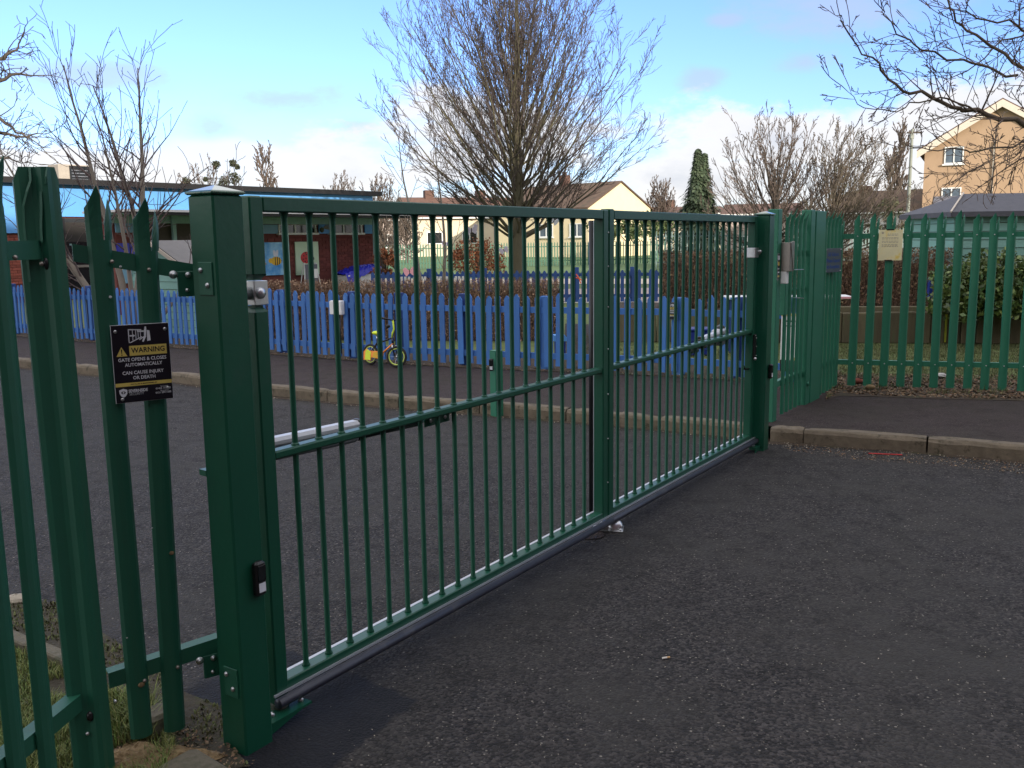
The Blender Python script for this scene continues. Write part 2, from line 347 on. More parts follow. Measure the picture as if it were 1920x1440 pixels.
# ------------------------------------------------------------------ mesh building
class MB:
    def __init__(s): s.v = []; s.f = []
    def add(s, vs, fs):
        b = len(s.v); s.v += [tuple(x) for x in vs]; s.f += [tuple(b + i for i in f) for f in fs]; return s
    def box(s, a, b, M=None, top=None):            # corners a, b; top = inset of the upper face
        x0, y0, z0 = a; x1, y1, z1 = b; t = top or 0
        vs = [(x0, y0, z0), (x1, y0, z0), (x1, y1, z0), (x0, y1, z0), (x0 + t, y0 + t, z1), (x1 - t, y0 + t, z1), (x1 - t, y1 - t, z1), (x0 + t, y1 - t, z1)]
        if M is not None: vs = [M @ V(v) for v in vs]
        return s.add(vs, [(0, 3, 2, 1), (4, 5, 6, 7), (0, 1, 5, 4), (1, 2, 6, 5), (2, 3, 7, 6), (3, 0, 4, 7)])
    def bbox(s, a, b, c=0.003, M=None):            # box with chamfered edges along x, y and z (a rounded-looking block)
        x0, y0, z0 = a; x1, y1, z1 = b
        P2 = [(x0 + c, y0), (x1 - c, y0), (x1, y0 + c), (x1, y1 - c), (x1 - c, y1), (x0 + c, y1), (x0, y1 - c), (x0, y0 + c)]
        cx, cy = (x0 + x1) / 2, (y0 + y1) / 2
        def ins(p, k): return (p[0] + math.copysign(min(k, abs(cx - p[0])), cx - p[0]), p[1] + math.copysign(min(k, abs(cy - p[1])), cy - p[1]))
        rings = [([ins(p, c) for p in P2], z0), (P2, z0 + c), (P2, z1 - c), ([ins(p, c) for p in P2], z1)]
        vs = [(p[0], p[1], z) for ring, z in rings for p in ring]
        if M is not None: vs = [M @ V(v) for v in vs]
        fs = [tuple(range(7, -1, -1)), tuple(24 + i for i in range(8))]
        for k in range(3):
            for i in range(8): fs.append((k * 8 + i, k * 8 + (i + 1) % 8, k * 8 + 8 + (i + 1) % 8, k * 8 + 8 + i))
        return s.add(vs, fs)
    def tube(s, pts, rad, n=8, cap=True):
        pts = [V(p) for p in pts]
        if isinstance(rad, (int, float)): rad = [rad] * len(pts)
        vs = []; prev = None
        for i, p in enumerate(pts):
            d = (pts[min(i + 1, len(pts) - 1)] - pts[max(i - 1, 0)])
            if d.length < 1e-9: d = V((0, 0, 1))
            d.normalize()
            if prev is None:
                a = d.orthogonal().normalized()
            else:
                a = prev - prev.dot(d) * d
                a = a.normalized() if a.length > 1e-6 else d.orthogonal().normalized()
            prev = a; b = d.cross(a)
            for k in range(n):
                w = 2 * math.pi * k / n
                vs.append(p + (a * math.cos(w) + b * math.sin(w)) * rad[i])
        fs = []
        for i in range(len(pts) - 1):
            for k in range(n): fs.append((i * n + k, i * n + (k + 1) % n, (i + 1) * n + (k + 1) % n, (i + 1) * n + k))
        if cap:
            fs.append(tuple(range(n - 1, -1, -1))); fs.append(tuple((len(pts) - 1) * n + k for k in range(n)))
        return s.add(vs, fs)
    def prism(s, poly, y0, y1, M=None):            # polygon in x,z pushed along y
        n = len(poly)
        vs = [(p[0], y0, p[1]) for p in poly] + [(p[0], y1, p[1]) for p in poly]
        if M is not None: vs = [M @ V(v) for v in vs]
        return s.add(vs, [tuple(range(n)), tuple(range(2 * n - 1, n - 1, -1))] + [(i, n + i, n + (i + 1) % n, (i + 1) % n) for i in range(n)])
    def plan(s, poly, z0, z1):                     # polygon in x,y pushed up
        n = len(poly)
        vs = [(p[0], p[1], z0) for p in poly] + [(p[0], p[1], z1) for p in poly]
        return s.add(vs, [tuple(range(n - 1, -1, -1)), tuple(range(n, 2 * n))] + [(i, (i + 1) % n, n + (i + 1) % n, n + i) for i in range(n)])
    def ball(s, c, r, n=10, m=6, sq=(1, 1, 1)):
        vs = []; c = V(c)
        for j in range(m + 1):
            th = math.pi * j / m
            for i in range(n):
                ph = 2 * math.pi * i / n
                vs.append((c.x + r * sq[0] * math.sin(th) * math.cos(ph), c.y + r * sq[1] * math.sin(th) * math.sin(ph), c.z + r * sq[2] * math.cos(th)))
        fs = []
        for j in range(m):
            for i in range(n): fs.append((j * n + i, (j + 1) * n + i, (j + 1) * n + (i + 1) % n, j * n + (i + 1) % n))
        return s.add(vs, fs)
    def mesh(s, name, m, smooth=False):
        me = bpy.data.meshes.new(name)
        me.from_pydata(s.v, [], s.f)
        me.materials.append(m)
        if smooth: me.polygons.foreach_set('use_smooth', [True] * len(me.polygons))
        me.update()
        return me
def basis(o):
    M = Matrix.Identity(4)
    while o is not None:
        M = o.matrix_basis @ M; o = o.parent
    return M
def link_obj(o, parent=None):
    C.objects.link(o)
    if parent is not None: o.parent = parent
    return o
def part(name, mb, m, parent=None, world=False, smooth=False, label=None):
    if world and parent is not None:
        Mi = basis(parent).inverted()
        mb.v = [tuple(Mi @ V(v)) for v in mb.v]
    o = bpy.data.objects.new(name, mb.mesh(name, m, smooth))
    if label: o['label'] = label
    return link_obj(o, parent)
def place(name, me, parent, loc=(0, 0, 0), rot=(0, 0, 0), scale=(1, 1, 1)):
    o = bpy.data.objects.new(name, me)
    o.location = loc; o.rotation_euler = rot; o.scale = scale
    return link_obj(o, parent)
def thing(name, label, cat, loc=(0, 0, 0), rz=0.0, group=None):
    o = bpy.data.objects.new(name, None)
    o.empty_display_size = 0.1
    o.location = loc; o.rotation_euler = (0, 0, rz)
    o['label'] = label; o['category'] = cat
    if group: o['group'] = group
    return link_obj(o)
def tag(o, label, cat, group=None):
    o['label'] = label; o['category'] = cat
    if group: o['group'] = group
    return o
def struct(name, mb, m):
    o = part(name, mb, m); o['kind'] = 'structure'; return o
def balls(name, m, parent, lst):
    for c, r_, sq in lst: part(name, MB().ball(c, r_, 10, 6, sq), m, parent, smooth=True)
def stuff(o):
    o['kind'] = 'stuff'; return o
def text(s, size, m, parent, x, z, y=-0.002, name='lettering', bold=0.0, align='CENTER', sx=1.0, M=None):
    cu = bpy.data.curves.new(name, 'FONT')
    cu.body = s; cu.size = size; cu.align_x = align; cu.align_y = 'CENTER'; cu.extrude = 0.0002; cu.offset = bold; cu.resolution_u = 2
    t = bpy.data.objects.new('tmp', cu)
    C.objects.link(t)
    dg = bpy.context.evaluated_depsgraph_get()
    me = bpy.data.meshes.new_from_object(t.evaluated_get(dg))
    C.objects.unlink(t); bpy.data.objects.remove(t)
    me.materials.clear(); me.materials.append(m)
    o = bpy.data.objects.new(name, me)
    o.location = (x, y, z); o.rotation_euler = (math.pi / 2, 0, 0); o.scale = (sx, 1, 1)
    return link_obj(o, parent)
def ang(D): return math.atan2(D.y, D.x)

# ------------------------------------------------------------------ ground, road, kerb, footway
kp = [G(145, 701), G(330, 717), G(515, 744), G(720, 763), G(975, 782), G(1230, 806), G(1440, 828), G(1680, 845), G(1920, 866)]
d0 = (kp[0] - kp[2]).normalized(); d1 = (kp[-1] - kp[-3]).normalized()
kerb_line = [kp[0] + d0 * 30, kp[0] + d0 * 8] + kp + [kp[-1] + d1 * 6, kp[-1] + d1 * 30]
def offset(line, k):
    out = []
    for i, p in enumerate(line):
        d = (line[min(i + 1, len(line) - 1)] - line[max(i - 1, 0)]).normalized()
        out.append(p + V((-d.y, d.x, 0)) * k)
    return out
def sheet(name, pts, z, m, kind='structure'):
    mb = MB(); mb.add([(p[0], p[1], z) for p in pts], [tuple(range(len(pts)))])
    o = part(name, mb, m)
    if kind: o['kind'] = kind
    return o
GA = G(545, 1290, .1); GB = G(1430, 812, .1); GA.z = GB.z = 0
GD = (GB - GA).normalized(); GN = V((-GD.y, GD.x, 0))
patch_c = [G(610, 1245), G(785, 1312), G(640, 1425), G(500, 1500), G(420, 1450), G(395, 1330), G(470, 1290)]
def road_patch(t, co, c):
    # the strip of newer, blacker surface laid in a wobbly-edged rectangle by the near post
    A0 = G(610, 1245); B0 = G(785, 1312); u = (B0 - A0).normalized(); n = V((-u.y, u.x, 0))
    if n.dot(G(500, 1400) - A0) < 0: n = -n
    sp = N(t, 'ShaderNodeSeparateXYZ'); link(t, co.outputs['Object'], sp.inputs[0])
    wob = N(t, 'ShaderNodeTexNoise', ins={'Scale': 9.0, 'Detail': 4.0}); link(t, co.outputs['Object'], wob.inputs['Vector'])
    w = mth(t, 'MULTIPLY', mth(t, 'SUBTRACT', wob.outputs[0], .5), .10)
    def lin(v, off):
        a = mth(t, 'ADD', mth(t, 'MULTIPLY', sp.outputs[0], v.x), mth(t, 'MULTIPLY', sp.outputs[1], v.y))
        return mth(t, 'ADD', mth(t, 'SUBTRACT', a, off), w)
    e1 = (G(640, 1425) - B0).normalized(); n1 = V((-e1.y, e1.x, 0))
    if n1.dot(A0 - B0) < 0: n1 = -n1
    i1 = ramp(t, lin(n, n.dot(A0)), -.012, .012)
    i2 = ramp(t, lin(n1, n1.dot(B0)), -.012, .012)
    far = ramp(t, lin(-n, -n.dot(G(330, 1500))), -.02, .02)
    i4 = ramp(t, lin(n1 * -1, -n1.dot(G(340, 1300))), -.05, .05)
    msk = mth(t, 'MULTIPLY', mth(t, 'MULTIPLY', i1, i2), mth(t, 'MULTIPLY', far, i4))
    # dark wet band along the gate, also painted as the contact shadow under it
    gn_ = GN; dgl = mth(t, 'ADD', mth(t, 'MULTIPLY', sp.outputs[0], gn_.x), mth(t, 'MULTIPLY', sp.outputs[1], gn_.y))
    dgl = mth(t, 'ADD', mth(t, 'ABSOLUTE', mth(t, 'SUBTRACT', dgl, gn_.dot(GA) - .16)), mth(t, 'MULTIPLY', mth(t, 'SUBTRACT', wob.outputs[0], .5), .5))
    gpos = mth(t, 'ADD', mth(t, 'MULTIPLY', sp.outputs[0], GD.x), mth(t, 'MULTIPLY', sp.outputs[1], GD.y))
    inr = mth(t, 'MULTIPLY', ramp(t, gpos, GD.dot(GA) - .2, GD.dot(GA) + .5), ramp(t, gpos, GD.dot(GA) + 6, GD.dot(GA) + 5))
    wet_shade = mth(t, 'MULTIPLY', mth(t, 'SUBTRACT', 1.0, ramp(t, dgl, .05, .42)), inr)
    c = mixc(t, mth(t, 'MULTIPLY', wet_shade, .35), c, (0.009, 0.009, 0.0095))
    return mixc(t, mth(t, 'MULTIPLY', msk, .9), c, (0.0055, 0.0065, 0.011))
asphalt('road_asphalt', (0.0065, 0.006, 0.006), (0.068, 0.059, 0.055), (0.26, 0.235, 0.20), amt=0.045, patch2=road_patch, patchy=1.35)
asphalt('footway_asphalt', (0.026, 0.018, 0.017), (0.068, 0.048, 0.045), (0.34, 0.3, 0.27), amt=0.016, scale=130, tint=(0.04, 0.032, 0.024), rough=0.8)
sheet('ground', [(-300, -300), (300, -300), (300, 600), (-300, 600)], -0.03, SOIL)
road = [(kerb_line[0].x, -60)] + [(p.x, p.y) for p in kerb_line] + [(kerb_line[-1].x, -60)]
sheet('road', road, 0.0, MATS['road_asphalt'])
kb = offset(kerb_line, .10)
fence_pts = [G(50, 629, .12), G(140, 637, .12), G(510, 661, .12), G(760, 680, .12), G(990, 691, .12), G(1240, 701, .12), G(1400, 711, .12), G(1522, 720, .12)]
# footway beyond the kerb up to the blue fence, then round to the right in front of the palisade
fl = [fence_pts[0] + (fence_pts[0] - fence_pts[1]) * 14] + fence_pts
fl_front = offset(fl, -.12)
vr = [G(1548, 752, .11), G(1570, 743, .11), G(1640, 744, .11), G(1740, 748, .11), G(1920, 752, .11)]
vr.append(vr[-1] + (vr[-1] - vr[-3]) * 20)
vr_back = [p + V((0.02, .35, 0)) for p in vr]
fw_pts = [(p.x, p.y) for p in kb] + [(p.x, p.y) for p in reversed(vr_back)] + [(p.x, p.y) for p in reversed(fl_front)]
sheet('footway', fw_pts, 0.11, MATS['footway_asphalt'])
far = [(p.x, p.y) for p in offset(kerb_line, .14)] + [(260, 28), (260, 34), (-260, 34), (-260, 20)]
sheet('garden_ground', far, 0.098, LAWN)
sheet('grass_field', [(-260, 33), (260, 33), (300, 580), (-300, 580)], 0.104, FIELD)
sheet('soil_bed', [(p.x, p.y) for p in fl_front] + [(p.x, p.y) for p in reversed(offset(fl, 1.2))], 0.116, SOIL)
sheet('verge', [(p.x, p.y) for p in vr] + [(p.x, p.y) for p in reversed([G(1548, 700, .12), G(1700, 706, .12), G(1920, 712, .12), G(1920, 712, .12) + (vr[-1] - vr[-2])])], 0.1145, SOIL)
silt = offset(kerb_line[1:-1], -.07)
silt = [p + V((R.uniform(-.02, .02), R.uniform(-.03, .03), 0)) for p in silt]
o = sheet('gutter_silt', [tuple(p[:2]) for p in silt] + [tuple(p[:2]) for p in reversed(kerb_line[1:-1])], .003, SOIL)
# garden path seen through the gate
sheet('garden_path', [tuple(G(1055, 672, .1)[:2]), tuple(G(1130, 680, .1)[:2]), tuple(G(1150, 610, .1)[:2]), tuple(G(1060, 607, .1)[:2])], 0.106, MATS['footway_asphalt'])
sheet('far_path', [tuple(G(700, 533, .1)[:2]), tuple(G(1240, 533, .1)[:2]), tuple(G(1240, 523, .1)[:2]), tuple(G(700, 523, .1)[:2])], 0.112, CREAM2)

def walk(line, step, start=0.0, end=None):
    out = []; acc = 0.0; nxt = start
    for a, b in zip(line, line[1:]):
        L = (b - a).length
        while nxt <= acc + L:
            if end is not None and nxt > end: return out
            out.append((a.lerp(b, (nxt - acc) / L), (b - a).normalized(), nxt)); nxt += step
        acc += L
    return out
kr = MB(); kr.add([(p.x, p.y, .004) for p in offset(kerb_line, .012)] + [(p.x, p.y, .004) for p in offset(kerb_line, .12)],
                  [(i, i + 1, len(kerb_line) + i + 1, len(kerb_line) + i) for i in range(len(kerb_line) - 1)])
kroot = struct('kerb', kr, SOIL)
def kerbstone_mesh(L, seed):
    r = random.Random(seed); mb = MB(); n = 6
    prof = [(0, 0), (0.0, .085), (.012, .108), (.03, .117), (.125, .117), (.125, 0)]
    vs = []
    for i in range(n + 1):
        for (y, z) in prof:
            x = L * i / n
            e = 0.012 if i in (0, n) else 0
            yy = y + (r.uniform(-.004, .004) if z > 0 else 0) + (e if y < .02 else 0)
            vs.append((x + (0.004 if i == 0 else -0.004 if i == n else 0), yy, z + (r.uniform(-.004, .003) if z > .05 else 0) - (e * .6 if z > .1 else 0)))
    k = len(prof); fs = [tuple(range(k)), tuple(n * k + j for j in range(k - 1, -1, -1))]
    for i in range(n):
        for j in range(k): fs.append((i * k + j, i * k + (j + 1) % k, (i + 1) * k + (j + 1) % k, (i + 1) * k + j))
    return MB().add(vs, [f[::-1] for f in fs]).mesh('kerbstone', KERB, False)
kms = [kerbstone_mesh(.905, s) for s in range(5)]
short = kerbstone_mesh(.262, 9)
vis = kerb_line[1:-1]
gp = G(1440, 828)
seq = walk(vis, .915)
Lg = min(seq, key=lambda q: (q[0] - gp).length)[2] - (0)
# stones run from the near post outward both ways so that the short end stone stands right beside it
tot = walk(vis, .01)
i0 = min(range(len(tot)), key=lambda i: (tot[i][0] - gp).length)
place('kerbstone', short, kroot, tot[i0 + 1][0], (0, 0, ang(tot[i0][1])))
i = i0 + 27
k = 0
while i + 91 < len(tot):
    d = tot[i + 91][0] - tot[i][0]
    place('kerbstone', kms[k % 5], kroot, tot[i][0], (0, 0, ang(d))); i += 91; k += 1
i = i0 - 95
while i > 0:
    d = tot[i + 91][0] - tot[i][0]
    gap = 0 if abs((tot[i][0] - G(975, 782)).length) > .5 else 0
    place('kerbstone', kms[k % 5], kroot, tot[i][0] + V((0, 0, R.uniform(-.006, .004))), (R.uniform(-.012, .012), 0, ang(d))); i -= 91; k += 1

# ------------------------------------------------------------------ the double gate
groot = dict(loc=tuple(GA), rz=ang(GD))
ZT, ZB, ZM = 1.80, .135, .952
def gate_leaf(x0, x1, first, nbar, pitch, label, hinge_left):
    """x0..x1 are the outer edges of the two stiles, in metres along the gate"""
    r = thing('gate_leaf', label, 'gate', GA + GD * x0, ang(GD), 'the two leaves of the green gate')
    W = x1 - x0
    def seg(name, a, b, c=.004):
        return part(name, MB().bbox(a, b, c), GREEN_G, r)
    SW = .058
    if hinge_left:
        mb = MB()
        mb.bbox((0, 0, 1.545), (SW, .06, ZT), .005)
        mb.v = [(x, y, z) for x, y, z in mb.v]
        mb.box((.012, .012, 1.53), (SW - .012, .048, 1.547))
        mb.bbox((0, 0, .05), (SW, .06, 1.43), .005)
        mb.box((.012, .012, 1.428), (SW - .012, .048, 1.447))
        part('hinge_stile', mb, GREEN_G, r)
        # the turned-in shoulders above and below the hinge
        sh = MB()
        for z0, z1, sgn in ((1.53, 1.549, -1), (1.426, 1.445, 1)):
            k = .016
            lo = [(0, 0), (SW, 0), (SW, .06), (0, .06)]; hi = [(k, k), (SW - k, k), (SW - k, .06 - k), (k, .06 - k)]
            if sgn > 0: A_, B_ = lo, hi
            else: A_, B_ = hi, lo
            vs = [(p[0], p[1], z0) for p in A_] + [(p[0], p[1], z1) for p in B_]
            sh.add(vs, [(3, 2, 1, 0), (4, 5, 6, 7)] + [(i, (i + 1) % 4, 4 + (i + 1) % 4, 4 + i) for i in range(4)])
            part('stile_shoulder', sh, GREEN_G, r); sh = MB()
        
        hg = part('hinge', MB().bbox((.003, .002, 1.449), (SW + .004, .052, 1.528), .002), STEEL, r)
        part('hinge_bolt', MB().ball((.028, -.001, 1.488), .019, 12, 8, (1, .55, 1)), STEEL, hg, smooth=True)
        part('hinge_pin', MB().tube([(-.105, .03, 1.488), (.004, .03, 1.488)], .021, 14), STEEL, hg, smooth=True)
    else:
        seg('meeting_stile', (0, 0, ZB - .035), (SW, .06, ZT + .006), .005)
    if hinge_left:
        seg('meeting_stile', (W - SW, 0, ZB - .035), (W, .06, ZT), .005)
        part('safety_edge', MB().box((W - SW + .006, .0625, ZB - .02), (W - .02, .0660, ZT - .055)), ALU, r)
        part('rubber_edge', MB().tube([(W - .03, .086, ZB - .02), (W - .03, .086, ZT - .055)], .017, 10), BLACK, r, smooth=True)
    else:
        mb = MB().bbox((W - SW, 0, .05), (W, .06, ZT), .005)
        part('hinge_stile', mb, GREEN_G, r)
        hg = part('hinge', MB().tube([(W - .03, -.028, 1.515), (W - .03, -.027, 1.555)], .001, 6), STEEL, r)
        bnd = MB()
        bnd.bbox((W - SW - .004, -.006, 1.49), (W + .012, .064, 1.565), .004)
        bnd.tube([(W + .012, .02, 1.527), (W + .05, .02, 1.527)], .022, 12)
        part('hinge_band', bnd, STEEL, hg)
        part('hinge_bolt', MB().ball((W + .025, -.012, 1.535), .013, 10, 6), STEEL, hg, smooth=True)
        lk = part('lock_plate', MB().bbox((W - SW + .004, -.012, .735), (W - .006, -.001, .915), .002), BLACK, r)
        for (x, z, q_) in ((.5, .905, .0035), (.85, .885, .0035), (.85, .82, .0035), (.85, .75, .0035), (.42, .728, .013)):
            part('screw', MB().ball((W - SW + .052 * x, -.014, z), q_, 8, 5), STEEL, lk)
        part('cable', MB().tube([(W - .10, .05, .915), (W - .115, .05, .87), (W - .15, .045, .78), (W - .155, .04, .70), (W - .12, .035, .655), (W - .06, .03, .65)], .008, 8), BLACK, r, smooth=True)
    xa, xb = SW, W - SW
    if hinge_left:
        seg('top_rail', (xa, .001, ZT - .05), (W - SW, .059, ZT - .001))
    else:
        seg('top_rail', (SW, .001, ZT - .05), (xb, .059, ZT - .001))
    bt = seg('bottom_rail', (xa - .03, .002, ZB - .045), (xb + .03, .058, ZB), .004)
    part('middle_rail', MB().bbox((xa + (.0 if hinge_left else .0), .008, ZM - .03), (xb + (.03 if hinge_left else .02), .056, ZM), .006), GREEN_G, r)
    # bars, each welded between the rails
    mb = MB(); mb.tube([(0, 0, ZB - .002), (0, 0, ZB + .006), (0, 0, ZB + .012), (0, 0, ZT - .085), (0, 0, ZT - .07), (0, 0, ZT - .058), (0, 0, ZT - .049)],
                       [.0165, .0135, .0106, .0106, .0112, .0135, .018], 10)
    bm_ = mb.mesh('bar', GREEN_G, True)
    wl = MB(); wl.tube([(0, 0, ZM - .001), (0, 0, ZM + .004), (0, 0, ZM + .008)], [.0165, .0135, .0109], 10)
    wm_ = wl.mesh('weld', GREEN_G, True)
    for i in range(nbar):
        x = first + pitch * i - x0
        b = place('bar', bm_, r, (x, .032, 0))
        place('weld', wm_, b, (0, 0, 0))
    # rubber safety edges in aluminium carriers under and beside the bottom rail, front and back
    xs0, xs1 = (-.012, W + .012) if hinge_left else (-.0, W + .05)
    part('edge_carrier', MB().box((xs0, -.0075, ZB - .038), (xs1, .0005, ZB - .030)), ALU, r)
    part('rubber_edge', MB().tube([(xs0, -.020, ZB - .056), (xs0 + .001, -.020, ZB - .056), (xs1, -.020, ZB - .056)], .0185, 14), RUBBER, r, smooth=True)
    part('edge_carrier', MB().box((xs0 + .05, .0605, ZB - .012), (xs1 - .05, .075, ZB - .003)), MOTOR, r)
    part('rubber_edge', MB().tube([(xs0 + .05, .078, ZB - .030), (xs1 - .05, .078, ZB - .030)], .020, 12), RUBBER, r, smooth=True)
    rv = MB().ball((0, 0, 0), .0045, 8, 4).mesh('rivet', STEEL, True)
    if not hinge_left:
        pass
    else:
        for z in (.30, .55, .80, 1.05, 1.28, 1.5, 1.68):
            place('rivet', rv, r, (W - .006, -.001, z))
    return r
leafL = gate_leaf(-.066, 2.395, .108, 19, .115, 'green steel gate leaf on the left, nearest the camera, closed', True)
leafR = gate_leaf(2.405, 4.80, 2.571, 19, .114, 'green steel gate leaf on the right with black lock plate at its end', False)
# the angle bracket at the near leaf's middle rail and the motor arms
def lp(s, y, z): return GA + GD * s + GN * y + V((0, 0, z))
def bracket(leaf, s):
    q = s - (-.066 if leaf is leafL else 2.405)
    b = part('motor_bracket', MB().bbox((q, .058, ZM - .075), (q + .17, .064, ZM - .027), .002), GREEN_G, leaf)
    balls('bolt', STEEL, b, [((q + .035, .056, ZM - .052), .008, (1, 1, 1)), ((q + .135, .056, ZM - .052), .008, (1, 1, 1))])
bracket(leafL, .86)
bracket(leafR, 3.66)
def motor(name, sA, sB, label):
    """sA = hinge end, sB = end of the rod at the leaf's bracket"""
    A = lp(sA, .19, 0); B = lp(sB, .085, 0); d = (B - A); L = d.length
    r = thing('gate_motor', label, 'gate motor', A, ang(d), 'gate motors on the back of the gate')
    z = .928
    sgn = 1
    part('housing', MB().bbox((.0, -.04, z), (.20, .045, z + .045), .012).bbox((.16, -.026, z - .004), (.64, .03, z + .032), .012), MOTOR, r)
    part('lower_case', MB().bbox((.0, -.042, z - .075), (.2, .046, z - .001), .012).bbox((.195, -.028, z - .05), (.615, .031, z - .005), .01), MOTOR_D, r)
    part('release_cover', MB().ball((.08, 0, z + .045), .06, 14, 8, (1, .55, .45)), BLACK, r, smooth=True)
    part('end_cap', MB().bbox((.618, -.024, z - .05), (.64, .026, z + .036), .006), BLACK, r)
    part('rod', MB().tube([(.63, 0, z - .03), (L - .06, 0, z - .03)], .017, 10), BLACK, r, smooth=True)
    part('rod_end', MB().tube([(L - .07, 0, z - .03), (L, 0, z - .03)], .008, 8), STEEL, r, smooth=True)
    part('fixing_bracket', MB().box((-.06, -.02, z - .05), (.02, .02, z - .03)), GREEN_G, r)
    return r
motor('near', -.10, .90, 'light grey gate motor behind the left leaf, beside the near post')
motor('far', 4.62, 3.76, 'light grey gate motor behind the right leaf, by the far post')
jb = thing('junction_box', 'dark grey electrical box behind the hinge side of the left gate leaf', 'electrical box', lp(-.03, .13, .69), ang(GD))
part('case', MB().bbox((-.06, 0, 0), (.075, .045, .2), .008), MOTOR_D, jb)
part('lid', MB().bbox((-.05, -.012, .01), (.065, -.001, .19), .004), BLACK, jb)

def gate_post(s0, y0, w, label, top=1.80, capw=.006):
    r = thing('gate_post', label, 'gate post', lp(s0, y0, 0), ang(GD), 'square posts at the ends of the green gate')
    part('post', MB().bbox((0, 0, -.05), (w, w, top), .006), GREEN_G, r)
    c = MB(); k = capw
    c.bbox((-k, -k, top + .0005), (w + k, w + k, top + .012), .004)
    vs = [(-k + .004, -k + .004, top + .011), (w + k - .004, -k + .004, top + .011), (w + k - .004, w + k - .004, top + .011), (-k + .004, w + k - .004, top + .011), (w / 2, w / 2, top + .031)]
    c.add(vs, [(0, 1, 4), (1, 2, 4), (2, 3, 4), (3, 0, 4)])
    part('cap', c, GREEN_C, r)
    return r
postL = gate_post(-.272, -.078, .116, 'thick square green gate post nearest the camera, by the tilted kerb stone', 1.795)
postR = gate_post(4.835, -.075, .116, 'square green gate post at the far end of the gate, by the raised kerb', 1.805)
# ground hinge plates
for s0, lab in ((-.15, 'green hinge plate low on the near gate post'), (4.74, 'green hinge plate low on the far gate post')):
    t = thing('ground_hinge', lab, 'hinge', lp(s0, -.05, .0), ang(GD), 'bottom hinges of the gate')
    part('plate', MB().prism([(0, .035), (.20, .035), (.20, .043), (0, .043)], 0, .11), GREEN_G, t)
    part('gusset', MB().add([(0, .002, 0), (0, .002, .034), (.16, .002, .034), (0, .01, 0), (0, .01, .034), (.16, .01, .034)], [(0, 2, 1), (3, 4, 5), (0, 1, 4, 3), (1, 2, 5, 4), (2, 0, 3, 5)]), GREEN_G, t)
    part('pivot', MB().tube([(.115, .08, .043), (.115, .08, .062)], .038, 16), STEEL_M, t, smooth=False)
    balls('bolt', STEEL, t, [((.05, .04, .047), .011, (1, 1, 1)), ((.18, .035, .047), .011, (1, 1, 1))])
def photocell(loc, rz, label, white=True):
    t = thing('photocell', label, 'sensor', loc, rz, 'black photocells beside the gate')
    part('case', MB().bbox((-.021, -.026, 0), (.021, 0, .115), .007), BLACK, t)
    part('lens', MB().box((-.013, -.0275, .015), (.013, -.0262, .045)), SIGN_W if white else GLASS_D, t)
    part('visor', MB().bbox((-.015, -.0285, .05), (.015, -.0262, .105), .003), GLASS_D, t)
photocell(lp(-.190, -.0785, .525), ang(GD), 'black photocell with white square on the near gate post')
photocell(lp(4.915, -.0755, .56), ang(GD), 'black photocell low on the far gate post')

# gate stop in the road, with its cast ring of concrete
st = thing('gate_stop', 'shiny zinc gate stop with a domed end under the middle of the gate', 'gate stop', tuple(G(1141, 992)), ang(GD) - 1.15)
part('base_plate', MB().bbox((-.09, -.055, 0), (.085, .055, .009), .003), STEEL, st)
part('channel', MB().bbox((-.085, -.045, .009), (.0, -.03, .03), .003).bbox((-.085, .030, .009), (.0, .045, .03), .003).bbox((-.085, -.03, .009), (-.0, .03, .016), .002), STEEL, st)
part('dome', MB().ball((.030, 0, .012), .052, 18, 12, (1.05, .9, 1.05)), STEEL, st, smooth=True)
part('slot', MB().box((-.03, -.012, .0165), (.0, .012, .05)), GLASS_D, st)
balls('bolt', STEEL, st, [((.07, .045, .012), .009, (1, 1, 1)), ((.07, -.045, .012), .009, (1, 1, 1)), ((-.07, -.048, .012), .009, (1, 1, 1))])
ring = MB(); rc = G(1105, 1003); q = []
for i in range(20):
    a = 2 * math.pi * i / 20
    q.append((rc.x + .085 * math.cos(a), rc.y + .085 * math.sin(a), .004))
ring.add(q, [tuple(range(20))])
o = struct('concrete_patch', ring, MATS['footway_asphalt'])

